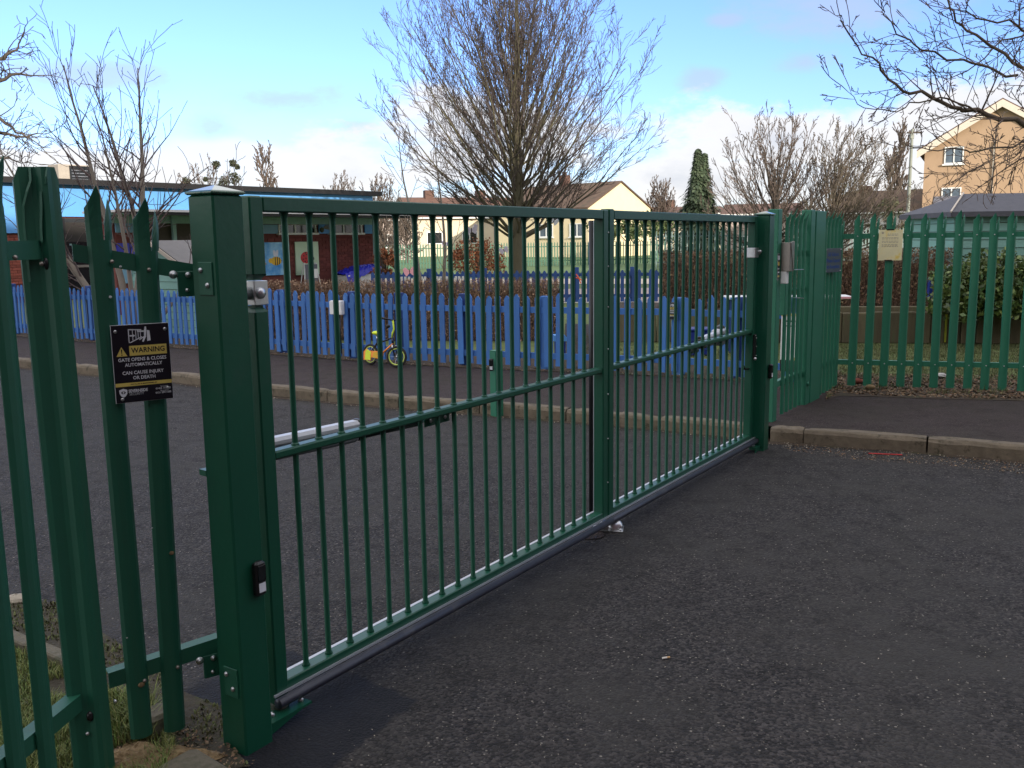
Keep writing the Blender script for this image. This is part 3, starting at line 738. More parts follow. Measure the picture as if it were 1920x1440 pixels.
# ------------------------------------------------------------------ palisade pales
def pale_mesh(h, w=.066, seed=0, mtl=GREEN_L, bend=1.0, z0=0.0):
    """pressed steel pale: folded section, three points at the top, the outer two splayed back"""
    r = random.Random(seed)
    xs = [-.5, -.36, -.14, .0, .14, .36, .5]
    ys = [.014, .002, -.004, -.005, -.004, .002, .014]
    T = .003
    mb = MB()
    def strip(i0, i1, za, zb, bendf=lambda z: (0, 0)):
        for i in range(i0, i1):
            pr = []
            zsegs = 4 if callable(zb) else 1
            for j in range(zsegs + 1):
                row = []
                for ii in (i, i + 1):
                    zz0 = za(xs[ii]) if callable(za) else za
                    zz1 = zb(xs[ii]) if callable(zb) else zb
                    z = zz0 + (zz1 - zz0) * j / zsegs
                    dx, dy = bendf(z)
                    row.append((xs[ii] * w + dx, ys[ii] + dy, z))
                pr.append(row)
            base = len(mb.v); vs = []
            for row in pr:
                for p in row: vs.append(p)
                for p in row: vs.append((p[0], p[1] + T, p[2]))
            fs = []
            for j in range(zsegs):
                a = j * 4; b = a + 4
                fs += [(a, a + 1, b + 1, b), (a + 3, a + 2, b + 2, b + 3), (a, b, b + 2, a + 2), (a + 1, a + 3, b + 3, b + 1)]
            e = zsegs * 4
            fs += [(0, 2, 3, 1), (e, e + 1, e + 3, e + 2)]
            mb.add(vs, fs)
    body = h - .16
    strip(0, 6, 0.0, body)
    hb = [r.uniform(.7, 1.2) * bend for _ in range(3)]
    k = .16
    def b_mid(z): u = max(0, (z - body) / k); return (-.004 * hb[0] * u, -.028 * hb[0] * u * u)
    def b_l(z): u = max(0, (z - body) / k); return (-.010 * hb[1] * u, .012 * hb[1] * u)
    def b_r(z): u = max(0, (z - body) / k); return (.012 * hb[2] * u + .004, .055 * hb[2] * u * u + .004)
    strip(0, 4, body, lambda x: {-.5: h - .066, -.36: h - .050, -.14: h - .018, 0.0: h, .14: h - .03}[x], b_mid)
    strip(4, 6, body, lambda x: {.14: h - .11, .36: h - .035, .5: h - .075}[x], b_r)
    return mb.mesh('pale', mtl)
def rail_mesh(L, h=.05, t=.004, flange=.04, z=0.0):
    """steel angle: upright leg with a flange going back at the top"""
    return MB().box((0, 0, z - h), (L, t, z)).box((0, t, z - t), (L, t + flange, z))

# --- near left: panel between the corner post and the gate post
cP = G(180, 1455, .02)
g1 = G(268, 1383, .06); g2 = G(330, 1365, .06)
pd = (g2 - g1); pd.z = 0; pd.normalize(); pn = V((-pd.y, pd.x, 0))
pr = thing('palisade_fence', 'short green palisade panel of two pales beside the near gate post, bearing the black sign', 'fence panel', (g1.x, g1.y, 0), ang(pd), 'green palisade fencing in the left foreground')
LW = .068
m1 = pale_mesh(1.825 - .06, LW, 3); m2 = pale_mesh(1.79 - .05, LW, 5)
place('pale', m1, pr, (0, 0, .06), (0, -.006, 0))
place('pale', m2, pr, ((g2 - g1).length, 0, .05), (0, .012, 0))
for px, py, r_, nm in ((322, 1037, .008, 'lichen_spot'), (265, 1284, .011, 'lichen_spot'), (226, 500, .004, 'paint_chip'), (207, 557, .005, 'paint_chip'), (263, 409, .012, 'stuck_leaf'), (285, 990, .003, 'paint_chip'), (238, 1196, .003, 'paint_chip')):
    q_ = basis(pr).inverted() @ PL(px, py, V((g1.x, g1.y, 0)) - pn * .007, pd)
    part(nm, MB().ball(tuple(q_), r_, 9, 6, (1, .25, .8 if nm != 'stuck_leaf' else .7)), CLAY if nm != 'paint_chip' else SIGN_E, pr)
def rail_between(parent, a, b, y0, za, zb, h=.052):
    """a, b: local x; sloping rail with its flange turned back"""
    mb = MB(); t = .005; fl_ = .045
    for (ya, yb, da, db) in ((y0, y0 + t, -h, 0), (y0 + t, y0 + fl_, -t, 0)):
        mb.add([(a, ya, za + da), (b, ya, zb + da), (b, yb, zb + da), (a, yb, za + da), (a, ya, za + db), (b, ya, zb + db), (b, yb, zb + db), (a, yb, za + db)],
               [(0, 3, 2, 1), (4, 5, 6, 7), (0, 1, 5, 4), (1, 2, 6, 5), (2, 3, 7, 6), (3, 0, 4, 7)])
    return part('rail', mb, GREEN_L, parent)
xe = 0.272
rail_between(pr, -.085, xe, .016, 1.655, 1.585)
rail_between(pr, -.085, xe, .016, .30, .33)
balls('bolt', STEEL_M, pr, [((x + .018, -.006, z), .0065, (1, 1, 1)) for x, z in ((0, 1.60), (.105, 1.573), (0, .255), (.105, .272))])
for z in (1.535, .25):
    b = part('fixing_bracket', MB().bbox((xe - .062, .006, z - .05), (xe - .005, .014, z + .03), .002).bbox((xe - .012, -.03, z - .05), (xe - .004, .014, z + .045), .002), GREEN_L, pr)
    for (x, y, dz, rr) in ((xe - .075, .002, .02, .013), (xe - .035, .001, -.03, .006), (xe - .030, .001, .018, .009)):
        q = MB(); q.tube([(x, y + .006, z + dz), (x, y, z + dz)], rr, 12); q.ball((x, y, z + dz), rr * .6, 8, 5)
        part('bolt', q, STEEL, b, smooth=True)
for zz in (1.545, .245):
    b = part('post_plate', MB().bbox((-.2765, -.078 + .018, zz - .05), (-.2722, -.078 + .082, zz + .05), .0015), GREEN_L, pr)
    b.data.transform(basis(pr).inverted() @ Matrix.Translation(GA) @ Matrix.Rotation(ang(GD), 4, 'Z'))
    for yy, dz in ((-.078 + .068, .025), (-.078 + .040, -.02)):
        q = part('bolt', MB().ball((-.278, yy, zz + dz), .0085, 10, 6, (.7, 1, 1)), STEEL, b, smooth=True)
        q.data.transform(basis(pr).inverted() @ Matrix.Translation(GA) @ Matrix.Rotation(ang(GD), 4, 'Z'))
# --- the corner pale: a wide folded plate with a battered, split top
cr = thing('corner_post', 'wide folded green corner post with a split and bent top, tallest in the left foreground', 'fence post', (cP.x, cP.y, 0), ang(pd) - .05)
cr.rotation_euler = (0, -.010, ang(pd) - .05)
def folded(prof, z0, z1, zs=10, topf=None, T=.004, skew=0.0):
    mb = MB(); n = len(prof); vs = []; fs = []
    for j in range(zs + 1):
        for side in (0, 1):
            for i, (x, y) in enumerate(prof):
                zt = z1 + (topf(x) if topf else 0)
                z = z0 + (zt - z0) * j / zs
                vs.append((x, y + side * T, z))
    for j in range(zs):
        a = j * 2 * n; b = a + 2 * n
        for i in range(n - 1):
            fs.append((a + i, a + i + 1, b + i + 1, b + i)); fs.append((a + n + i + 1, a + n + i, b + n + i, b + n + i + 1))
        fs.append((a + n, a, b, b + n)); fs.append((a + n - 1, a + 2 * n - 1, b + 2 * n - 1, b + n - 1))
    e = zs * 2 * n
    for i in range(n - 1): fs.append((e + i, e + i + 1, e + n + i + 1, e + n + i))
    return mb.add(vs, fs)
hw = .057
prof = [(-hw, .045), (-hw, .0), (-hw + .014, -.006), (-.014, -.004), (-.002, -.008), (.012, -.022), (.026, -.024), (.038, -.012), (hw - .008, -.006), (hw, .0), (hw, .045)]
part('folded_plate', folded(prof, -.02, 1.868, 8, lambda x: -.035 if abs(x) > hw - .003 else (-.012 if abs(x) > .05 else 0)), GREEN_L, cr)
sl = MB()
def ribbon(pts, w, dpt):
    vs = []; fs = []
    for (x, y, z) in pts: vs += [(x - w / 2, y, z), (x + w / 2, y - dpt, z), (x + w / 2 + .002, y + .012, z)]
    for i in range(len(pts) - 1):
        a = 3 * i; b = a + 3
        fs += [(a, a + 1, b + 1, b), (a + 1, a + 2, b + 2, b + 1)]
    sl.add(vs, fs)
ribbon([(-.014, -.006, 1.868), (-.016, -.016, 1.83), (-.028, -.018, 1.80), (-.040, -.012, 1.76), (-.043, -.006, 1.70), (-.043, -.006, 1.55)], .006, .004)
part('split_flap', sl, GREEN_L, cr)
sl = MB()
ribbon([(.006, -.02, 1.80), (.004, -.022, 1.76), (-.002, -.018, 1.70), (-.003, -.016, 1.66)], .006, .006)
part('split_flap', sl, GREEN_L, cr)
sl = MB()
ribbon([(.028, -.026, 1.866), (.022, -.030, 1.84), (.020, -.026, 1.82)], .004, .003)
part('split_flap', sl, GREEN_L, cr)
part('bolt', MB().ball((-.008, -.012, 1.600), .007, 8, 5), STEEL_M, cr, smooth=True)
part('bolt_hole', MB().ball((.004, -.012, 1.60), .012, 10, 6, (.7, .8, 1.5)), BLACK, cr, smooth=True)
part('bolt_hole', MB().ball((.000, -.012, .225), .014, 10, 6, (.8, .7, 1.2)), BLACK, cr, smooth=True)
balls('bolt', STEEL, cr, [((-.012, -.009, .17), .006, (1, 1, 1)), ((.075, .004, .245), .006, (1, 1, 1))])
# --- left panel running off the frame towards the camera's left
a0 = G(134, 1336, .30); a1 = G(52, 1414, .30)
pA = G(101, 1440, .06); pB = G(34, 1440, .06)
ld = V((-.30, -1, 0)); ld = (pA - pB); ld.z = 0
dl = V((.14, 1, 0)).normalized()
nl = V((-dl.y, dl.x, 0))
lr = thing('palisade_fence', 'green palisade panel running off the left edge of the frame', 'fence panel', (cP.x, cP.y, 0), ang(dl), 'green palisade fencing in the left foreground')
def on_line(px, py, z):
    q = PL(px, py, cP, dl); return (q - cP).dot(dl)
m3 = pale_mesh(1.88 - .03, LW, 8); m4 = pale_mesh(1.88 - .03, LW, 11)
for px, py in ((74, 1250), (14, 1250), (-62, 1250), (-170, 1250), (-320, 1250)):
    place('pale', m3 if px in (72, -55) else m4, lr, (on_line(px, py, 0), -.01, .03))
rail_between(lr, -1.3, -.02, .012, 1.655, 1.665)
rail_between(lr, -1.3, -.02, .012, .30, .30)
part('bolt', MB().ball((on_line(17, 460, 0) , -.014, 1.62), .007, 8, 5), STEEL_M, lr, smooth=True)

# --- warning sign on the two pales
def warning_sign(loc, rz, tilt, w, h, label, fine=True):
    t = thing('warning_sign', label, 'sign', loc, rz, 'black gate warning signs')
    t.rotation_euler = (0, tilt, rz)
    s = w / .20
    part('backing', MB().box((-w / 2, 0, -h / 2), (w / 2, .004, h / 2)), SIGN_E, t)
    part('face', MB().box((-w / 2 + .0015, -.0012, -h / 2 + .001), (w / 2 - .001, -.0001, h / 2 - .0015)), SIGN_K, t)
    Y0 = -.0013
    yb = part('yellow_panel', MB().bbox((-.042 * s, Y0 - .0005, .028 * s), (.088 * s, Y0, .064 * s), .0002), SIGN_Y, t)
    if not fine:
        tx = MB()
        for z, ww in ((.013, .075), (.0, .05), (-.022, .06), (-.036, .04), (-.093, .07)):
            tx.box((-ww * s, Y0 - .0005, (z - .003) * s), (ww * s, Y0, (z + .003) * s))
        part('lettering', tx, SIGN_W, t)
        tx = MB().box((-.05 * s, Y0 - .0012, .041 * s), (.02 * s + .06 * s, Y0 - .0006, .05 * s))
        text('WARNING', .036 * s, SIGN_K, t, .023 * s, .046 * s, Y0 - .0008, bold=.0006)
    else:
        text('WARNING', .0262 * s, SIGN_K, t, .023 * s, .0465 * s, Y0 - .0008, bold=.0004, sx=.92)
        text('GATE OPENS & CLOSES', .0172 * s, SIGN_W, t, .001 * s, .014 * s, Y0 - .0004, bold=.00025, sx=.93)
        text('AUTOMATICALLY', .0172 * s, SIGN_W, t, .004 * s, -.005 * s, Y0 - .0004, bold=.00025, sx=.93)
        text('CAN CAUSE INJURY', .0172 * s, SIGN_W, t, .0 * s, -.034 * s, Y0 - .0004, bold=.00025, sx=.93)
        text('OR DEATH', .0172 * s, SIGN_W, t, .003 * s, -.053 * s, Y0 - .0004, bold=.00025, sx=.93)
        text('INSTALLED & MAINTAINED BY', .0068 * s, SIGN_K, t, .0, -.0755 * s, Y0 - .0009, bold=.0001)
        text('SEVERNSIDE', .0148 * s, SIGN_W, t, -.022 * s, -.1000 * s, Y0 - .0004, bold=.0004, sx=.83)
        text('SECURITY', .0135 * s, SIGN_E, t, -.028 * s, -.1115 * s, Y0 - .0004, sx=.85)
        text('Gloucester', .006 * s, SIGN_W, t, .07 * s, -.092 * s, Y0 - .0004)
        text('01452 153022', .0092 * s, SIGN_W, t, .066 * s, -.0995 * s, Y0 - .0004, bold=.00015)
        text('Birmingham', .006 * s, SIGN_W, t, .07 * s, -.1075 * s, Y0 - .0004)
        text('0121 294 1355', .0092 * s, SIGN_W, t, .066 * s, -.1150 * s, Y0 - .0004, bold=.00015)
    part('yellow_strip', MB().box((-w / 2 + .002, Y0 - .0005, -.082 * s), (w / 2 - .002, Y0, -.069 * s)), SIGN_Y, t)
    # triangle with its exclamation mark
    tri = MB().prism([(-.087 * s, .028 * s), (-.050 * s, .028 * s), (-.0685 * s, .062 * s)], Y0 - .0005, Y0)
    tr = part('warning_triangle', tri, SIGN_Y, t)
    part('exclamation_mark', MB().prism([(-.0697 * s, .0375 * s), (-.0673 * s, .0375 * s), (-.0662 * s, .0535 * s), (-.0708 * s, .0535 * s)], Y0 - .0009, Y0 - .0006)
         .prism([(-.0705 * s, .031 * s), (-.0665 * s, .031 * s), (-.0665 * s, .035 * s), (-.0705 * s, .035 * s)], Y0 - .0009, Y0 - .0006), SIGN_K, tr)
    # drawing of a gate with an arrow and a crushed figure
    g = MB()
    def q4(*p): g.prism([(a * s, b * s) for a, b in p], Y0 - .0005, Y0)
    k = .0022
    q4((-.042, .075), (-.042 + k * 1.4, .075), (-.042 + k * 1.4, .125), (-.042, .125))
    q4((-.042, .121), (.004, .119), (.004, .122), (-.042, .125))
    q4((-.042, .075), (-.034, .075), (.006, .094), (.004, .0965))
    for x, z0, z1 in ((-.028, .083, .123), (-.017, .088, .122), (-.009, .092, .122), (-.001, .094, .121)):
        q4((x, z0), (x + k, z0), (x + k, z1), (x, z1))
    q4((-.038, .098), (-.028, .098), (-.028, .094), (-.018, .1005), (-.028, .107), (-.028, .103), (-.038, .103))
    q4((.022, .078), (.034, .080), (.032, .116), (.023, .118))
    q4((.012, .100), (.019, .098), (.0215, .118), (.0215, .131), (.0165, .131), (.013, .117))
    q4((.004, .078), (.009, .075), (.020, .097), (.013, .100))
    q4((-.012, .119), (-.010, .113), (.012, .112), (.013, .117))
    q4((-.004, .083), (.012, .093), (.012, .097), (-.006, .086))
    part('gate_drawing', g, SIGN_W, t)
    # shield with an eye
    sh = MB().prism([(-.087 * s, -.094 * s), (-.073 * s, -.089 * s), (-.059 * s, -.094 * s), (-.060 * s, -.108 * s), (-.066 * s, -.117 * s), (-.073 * s, -.121 * s), (-.081 * s, -.116 * s), (-.086 * s, -.107 * s)][::-1], Y0 - .0005, Y0)
    so = part('shield_logo', sh, SIGN_W, t)
    ey = MB().prism([(-.082 * s, -.103 * s), (-.077 * s, -.108 * s), (-.069 * s, -.108 * s), (-.064 * s, -.103 * s), (-.069 * s, -.099 * s), (-.077 * s, -.099 * s)], Y0 - .0009, Y0 - .0006)
    eo = part('eye', ey, SIGN_K, so)
    part('pupil', MB().ball((-.073 * s, Y0 - .0010, -.1035 * s), .003 * s, 8, 4, (1, .15, 1)), SIGN_W, so)
    balls('screw', STEEL, t, [((x * s, Y0 - .001, z * s), .0065 * s, (1, .5, 1)) for x, z in ((-.085, .118), (.086, .118), (-.078, -.128), (.082, -.100))])
    return t
sgn_c = PL(267, 680, V((g1.x, g1.y, 0)) - pn * .018, pd)
warning_sign(tuple(sgn_c), ang(pd), .0, .170, .240, 'black and yellow WARNING sign screwed to two pales in the left foreground')

# ------------------------------------------------------------------ pedestrian palisade between the gate and the long fence
pa = G(1447, 792, .1); pb = G(1532, 748, .1)
ed = (pb - pa); ed.z = 0; ed.normalize(); en = V((-ed.y, ed.x, 0))
pa.z = 0
pe = thing('palisade_gate', 'narrow green palisade walk-through gate seen edge on beside the far gate post', 'gate', (pa.x, pa.y, 0), ang(ed))
def pos_e(px, py=420):
    q = PL(px, py, pa, ed); return (q - pa).dot(ed), q.z
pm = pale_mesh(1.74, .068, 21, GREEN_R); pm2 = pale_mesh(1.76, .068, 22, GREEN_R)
x1, _ = pos_e(1455); x2, _ = pos_e(1477); x3, _ = pos_e(1518); x4, _ = pos_e(1546); x5, _ = pos_e(1567); x6, _ = pos_e(1581)
part('post', MB().bbox((x1, -.02, .05), (x1 + .1, .07, 1.865), .005), GREEN_R, pe)
part('post', MB().bbox((x3, -.015, .04), (x3 + .13, .075, 1.875), .005), GREEN_R, pe)
part('post', MB().bbox((x3 + .145, -.02, .04), (x4 - .02, .07, 1.87), .005), GREEN_R, pe)
i = 0
xx = x2 + .06
while xx < x3 - .03:
    place('pale', (pm, pm2)[i % 2], pe, (xx, .01 + .0 * i, .12)); xx += .125; i += 1
xx = x4 - .0
while xx < x6 + .02:
    place('pale', (pm, pm2)[i % 2], pe, (xx, .01, .12)); xx += .125; i += 1
for z in (1.52, .42):
    part('rail', MB().box((x1 + .1, .028, z - .05), (x3, .033, z)).box((x1 + .1, .033, z - .004), (x3, .07, z)), GREEN_R, pe)
    part('rail', MB().box((x3 + .1, .028, z - .05), (x6 + .03, .033, z)).box((x3 + .1, .033, z - .004), (x6 + .03, .07, z)), GREEN_R, pe)
part('latch_rail', MB().box((x2 + .02, .03, 1.17), (x3, .05, 1.19)), GREEN_R, pe)
part('latch_box', MB().bbox((x2 + .0, .0, .98), (x2 + .07, .08, 1.3), .004), GREEN_R, pe)
part('wire_tie', MB().tube([(x2 + .2, -.01, 1.36), (x2 + .42, -.02, 1.355)], .004, 6), STEEL, pe)
part('wire_tie', MB().tube([(x2 + .2, -.01, 1.12), (x2 + .45, -.02, 1.10)], .004, 6), STEEL, pe)
bo = MB()
part('bolt', bo.ball((x3 + .055, -.02, .30), .022, 10, 6, (1, .6, 1)), GREEN_R, pe, smooth=True)
# keypad housing, warning label, photocell on the first post
s_, z_ = pos_e(1470, 465)
kd = thing('intercom_box', 'slim stainless steel intercom housing on the walk-through gate', 'intercom', tuple(pa + ed * (x1 + .085) - en * .022 + V((0, 0, 1.26))), ang(ed))
part('housing', MB().bbox((0, -.075, .10), (.085, 0, .335), .003), STEEL_M, kd)
part('hood', MB().prism([(0, .335), (.10, .345), (.10, .13), (.088, .10)], -.08, -.06), STEEL_M, kd)
part('keypad', MB().bbox((.0, -.05, .0), (.06, 0, .099), .003), WHITEP, kd)
lab = thing('warning_sign', 'narrow black warning label on the steel post left of the intercom box', 'sign', tuple(pa + ed * (x1 + .03) - en * .0215 + V((0, 0, 1.40))), ang(ed), 'black gate warning signs')
w_, h_ = .055, .215
part('backing', MB().box((-w_ / 2, 0, -h_ / 2), (w_ / 2, .001, h_ / 2)), SIGN_E, lab)
part('face', MB().box((-w_ / 2 + .003, -.001, -h_ / 2 + .002), (w_ / 2 - .001, -.0002, h_ / 2 - .002)), SIGN_K, lab)
for z0, z1, mm in ((.01, .04, SIGN_Y), (-.085, -.07, SIGN_Y), (.055, .09, SIGN_W), (-.02, -.012, SIGN_W), (-.05, -.04, SIGN_W)):
    part('printed_band', MB().box((-w_ / 2 + .008, -.0016, z0), (w_ / 2 - .006, -.0011, z1)), mm, lab)
# visitor plate
s1, z1 = pos_e(1546, 467); s2, z2 = pos_e(1569, 508)
vp = thing('visitor_plate', 'small grey plate with blue visitor lettering on the green pales', 'sign', tuple(pa + ed * ((s1 + s2) / 2) - en * .02 + V((0, 0, (z1 + z2) / 2))), ang(ed) - .25)
pw, ph = (s2 - s1) / 2, .115
pw = .15
part('plate', MB().bbox((-pw, -.004, -ph), (pw, 0, ph), .001), PLATE, vp)
for k, s in enumerate(('All Visitors', 'Please Report', 'to Reception')):
    text(s, .052, PLATE_T, vp, 0, .055 - .058 * k, -.0045, bold=.0012, sx=.85)
for x in (-1, 1):
    for z in (-1, 1):
        part('screw', MB().ball((x * (pw - .015), -.005, z * (ph - .013)), .006, 8, 4), STEEL, vp)

# ------------------------------------------------------------------ long palisade fence on the right
fa = G(1572, 722, .13); fb = G(1905, 731, .13)
fd = (fb - fa); fd.z = 0; fd.normalize(); fn = V((-fd.y, fd.x, 0))
fa.z = 0
rf = thing('palisade_fence', 'long green palisade fence with pointed pales on the right of the gate', 'fence', (fa.x, fa.y, 0), ang(fd))
def pos_f(px, py=420):
    q = PL(px, py, fa, fd); return (q - fa).dot(fd), q.z
tops = [1574, 1609, 1639.5, 1670.7, 1703.6, 1735.7, 1767.8, 1799.8, 1833, 1866, 1900.4]
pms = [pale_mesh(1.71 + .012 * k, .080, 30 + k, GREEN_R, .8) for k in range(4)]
sx = [pos_f(x)[0] for x in tops]
pit = sx[-1] - sx[-2]
for k in range(14): sx.append(sx[-1] + .172)
for k, s in enumerate(sx):
    place('pale', pms[k % 4], rf, (s, 0, .13 if k < 9 else .12), (0, R.uniform(-.006, .006), R.uniform(-.04, .04)))
xa = -.02; xb = sx[-1] + .1
for z in (1.66, .39):
    part('rail', MB().box((xa, .017, z - .05), (xb, .022, z)).box((xa, .022, z - .004), (xb, .06, z)), GREEN_R, rf)
bm_ = MB().ball((0, 0, 0), .0065, 8, 4).mesh('bolt', STEEL, True)
for s in sx:
    place('bolt', bm_, rf, (s, -.006, 1.635)); place('bolt', bm_, rf, (s, -.006, .362))
for s in (-.05, 2.72):
    part('post', MB().bbox((s - .03, .065, .0), (s + .03, .11, 1.75), .004), GREEN_R, rf)
s0, z0 = pos_f(1648, 431); s1, z1 = pos_f(1690, 488)
no = thing('notice', 'sun-yellowed laminated notice fixed to the palisade fence on the right', 'notice', tuple(fa + fd * s0 - fn * .02 + V((0, 0, z1))), ang(fd) - .0)
nw, nh = s1 - s0, z0 - z1
part('sheet', MB().box((0, -.003, 0), (nw, 0, nh)), NOTICE, no)
tx = MB(); rr = random.Random(4)
rows = [.86, .82, .74, .70, .63, .59, .52, .48, .45]
for k, f in enumerate(rows):
    x = .03 + (.05 if k < 2 else 0); lim = nw - .04
    while x < lim:
        w2 = rr.uniform(.010, .03)
        tx.box((x, -.0038, f * nh - .003), (min(x + w2, lim), -.0031, f * nh + .003)); x += w2 + .006
stuff(part('printed_lines', tx, NOTE_T, no))
part('crest', MB().ball((.035, -.0035, .90 * nh), .012, 12, 6, (1, .06, 1)), NOTE_T, no)
part('tape', MB().box((.07, -.0045, nh - .006), (.14, -.0031, nh + .006)), BLACK, no)
part('tape', MB().box((.06, -.0045, -.006), (.13, -.0031, .006)), BLACK, no)

# ------------------------------------------------------------------ blue picket fence along the footway
def picket_mesh(h, w, cut=.045, t=.02, name='picket', m=BLUE, lean=0):
    return MB().prism([(-w / 2, 0), (w / 2, 0), (w / 2, h - cut), (w * .12, h), (-w * .12, h), (-w / 2, h - cut)], 0, t).mesh(name, m)
bf = thing('picket_fence', 'bright blue picket fence with pointed tops along the far footway', 'fence', (0, 0, 0))
line = [fence_pts[0] + (fence_pts[0] - fence_pts[1]) * 2] + fence_pts
pk = [picket_mesh(.80 + .01 * k, .055 + .004 * (k % 2)) for k in range(4)] + [picket_mesh(.83 + .01 * k, .070, .04) for k in range(4)]
tot_l = walk(line, .001)
def dist_at(px, y=630):
    best = min(range(len(tot_l)), key=lambda i: abs(960 + F * (V(tot_l[i][0]) - V((0, 0, EYE))).dot(V((AX[0], AY[0], UP[0]))) / -((V(tot_l[i][0]) - V((0, 0, EYE))).dot(V((AX[2], AY[2], UP[2])))) - px))
    return best
k = 0; i = 0
i_sw = dist_at(420); i_rt = dist_at(1010)
while i < len(tot_l):
    p, d, s = tot_l[i]
    wide = i > i_sw
    me = pk[(4 if wide else 0) + R.randrange(4)]
    place('picket', me, bf, (p.x + R.uniform(-.004, .004), p.y, .15 + R.uniform(-.012, .012)), (R.uniform(-.01, .01), R.uniform(-.012, .012), ang(d)))
    i += (117 if not wide else (128 if i < i_rt else 139)) + R.randint(-3, 3)
for a, b in zip(line, line[1:]):
    d = b - a; L = d.length
    for z in (.82, .275):
        o = part('rail', MB().box((0, .021, z - .035), (L + .0, .055, z + .035)), BLUE, bf)
        o.location = (a.x, a.y, 0); o.rotation_euler = (0, 0, ang(d))
pmesh = MB().bbox((-.05, .056, .05), (.05, .15, 1.0), .006).mesh('post', BLUE_D)
wmesh = MB().bbox((-.065, .022, .05), (.065, .12, .985), .008).mesh('post', BLUE)
for px in (20, 165, 272, 400, 522, 655, 742, 865, 1022, 1128, 1268, 1380, 1480):
    q = tot_l[dist_at(px)]
    place('post', wmesh if px in (1268, 1022) else pmesh, bf, q[0] * 1.0 + V((0, 0, -q[0].z)), (0, 0, ang(q[1])))
q = tot_l[dist_at(1260)]
qn = V((-q[1].y, q[1].x, 0))
warning_sign(tuple(V((q[0].x, q[0].y, .84)) - qn * .03 + V((0, 0, 0))), ang(q[1]), 0, .125, .195, 'small black and yellow WARNING sign on a blue fence post behind the right gate leaf', fine=False)
q = tot_l[dist_at(640)]; qn = V((-q[1].y, q[1].x, 0))
wb = thing('junction_box', 'white plastic electrical box fixed to the blue picket fence left of the bicycle', 'electrical box', tuple(V((q[0].x, q[0].y, .70)) - qn * .002), ang(q[1]))
part('case', MB().bbox((-.10, -.07, 0), (.10, 0, .185), .008), WHITEP, wb)
part('lid', MB().bbox((-.095, -.085, .005), (.02, -.0705, .18), .004), WHITEP, wb)
part('lock', MB().ball((.0, -.088, .07), .006, 8, 4), BLACK, wb)
part('cable', MB().tube([(.03, -.03, 0), (.035, -.03, -.3), (.03, -.02, -.52)], .008, 6), BLACK, wb, smooth=True)
# banner on the blue fence behind the walk-through gate
q1 = tot_l[dist_at(1463)]; q2 = tot_l[dist_at(1512)]
bn = thing('banner', 'white notice board on the blue fence seen between the pales of the walk-through gate', 'board', tuple(V((q1[0].x, q1[0].y, .36)) - V((-q1[1].y, q1[1].x, 0)) * .03), ang(q1[1]))
bw = (q2[0] - q1[0]).length + .02
part('board', MB().box((0, 0, 0), (bw, .006, .46)), WHITEP, bn)
part('yellow_band', MB().box((0, -.002, .46), (bw, .005, .49)), SIGN_Y, bn)
for a in range(4):
    part('printed_band', MB().box((.02 + a * .08, -.0015, .40 - .0 * a), (.07 + a * .08, -.0002, .418)), SIGN_K, bn)
    part('printed_band', MB().box((.02 + a * .08, -.0015, .352), (.07 + a * .08, -.0002, .365)), SIGN_K, bn)
part('lower_band', MB().box((.12, -.0015, .0), (bw - .08, -.0002, .03)), SIGN_Y, bn)
part('strap', MB().box((.0, -.002, -.12), (bw, .004, -.0005)), BLACK, bn)

# ------------------------------------------------------------------ green bollard with its photocell by the kerb
bp_ = G(932, 780, 0)
bo = thing('bollard', 'short green steel bollard standing at the kerb behind the left gate leaf', 'bollard', tuple(bp_), ang(GD) - .3)
part('post', MB().bbox((-.045, -.045, 0), (.045, .045, .62), .004), GREEN_R, bo)
part('cap', MB().bbox((-.047, -.047, .6205), (.047, .047, .627), .002), GREEN_R, bo)
photocell(tuple(bp_ + V((-.045, -.052, .44))), -.1, 'black photocell on the short green bollard')

# ------------------------------------------------------------------ child's bicycle leaning on the blue fence
b0 = G(694, 684, .112); b1 = G(743, 689, .112)
bd = b1 - b0; bd.z = 0; wbs = bd.length; bd.normalize()
bk = thing('bicycle', "child's black and fluorescent yellow bicycle leaning on the blue fence", 'bicycle', (b0.x, b0.y, .112), ang(bd))
bk.rotation_euler = (-.10, 0, ang(bd))
RW = .132
def wheel(x, turn, pts_label):
    w = MB(); n = 28
    w.tube([(RW - .014) * V((math.cos(2 * math.pi * i / n), 0, math.sin(2 * math.pi * i / n))) for i in range(n + 1)], .016, 8, cap=False)
    T = part('wheel', w, TYRE, bk, smooth=True)
    T.location = (x, 0, RW); T.rotation_euler = (0, 0, turn)
    r_ = MB().tube([(RW - .032) * V((math.cos(2 * math.pi * i / n), 0, math.sin(2 * math.pi * i / n))) for i in range(n + 1)], .0085, 6, cap=False)
    rim = part('rim', r_, LIMEP, T, smooth=True)
    s = MB()
    for i in range(14):
        a = 2 * math.pi * i / 14
        s.tube([(0, (-1) ** i * .012, 0), ((RW - .034) * math.cos(a), 0, (RW - .034) * math.sin(a))], .0016, 4)
    stuff(part('spokes', s, CHROME, T))
    part('hub', MB().tube([(0, -.022, 0), (0, .022, 0)], .014, 10), CHROME, T, smooth=True)
    return T
wheel(0.0, .0, ''); wheel(wbs, .42, '')
fr = MB(); A = V((0, 0, RW)); BBp = V((.17 * wbs / .42, 0, .14)); ST = V((.10 * wbs / .42, 0, .30)); HT = V((.335 * wbs / .42, 0, .36)); HB = V((.355 * wbs / .42, 0, .29))
fr.tube([ST, BBp], .011, 8); fr.tube([HT, HB], .014, 8); fr.tube([ST + V((0, 0, -.03)), HT], .010, 8)
for y in (-.025, .025):
    fr.tube([A + V((0, y, 0)), ST + V((0, y * .3, -.02))], .007, 6); fr.tube([A + V((0, y, 0)), BBp], .007, 6)
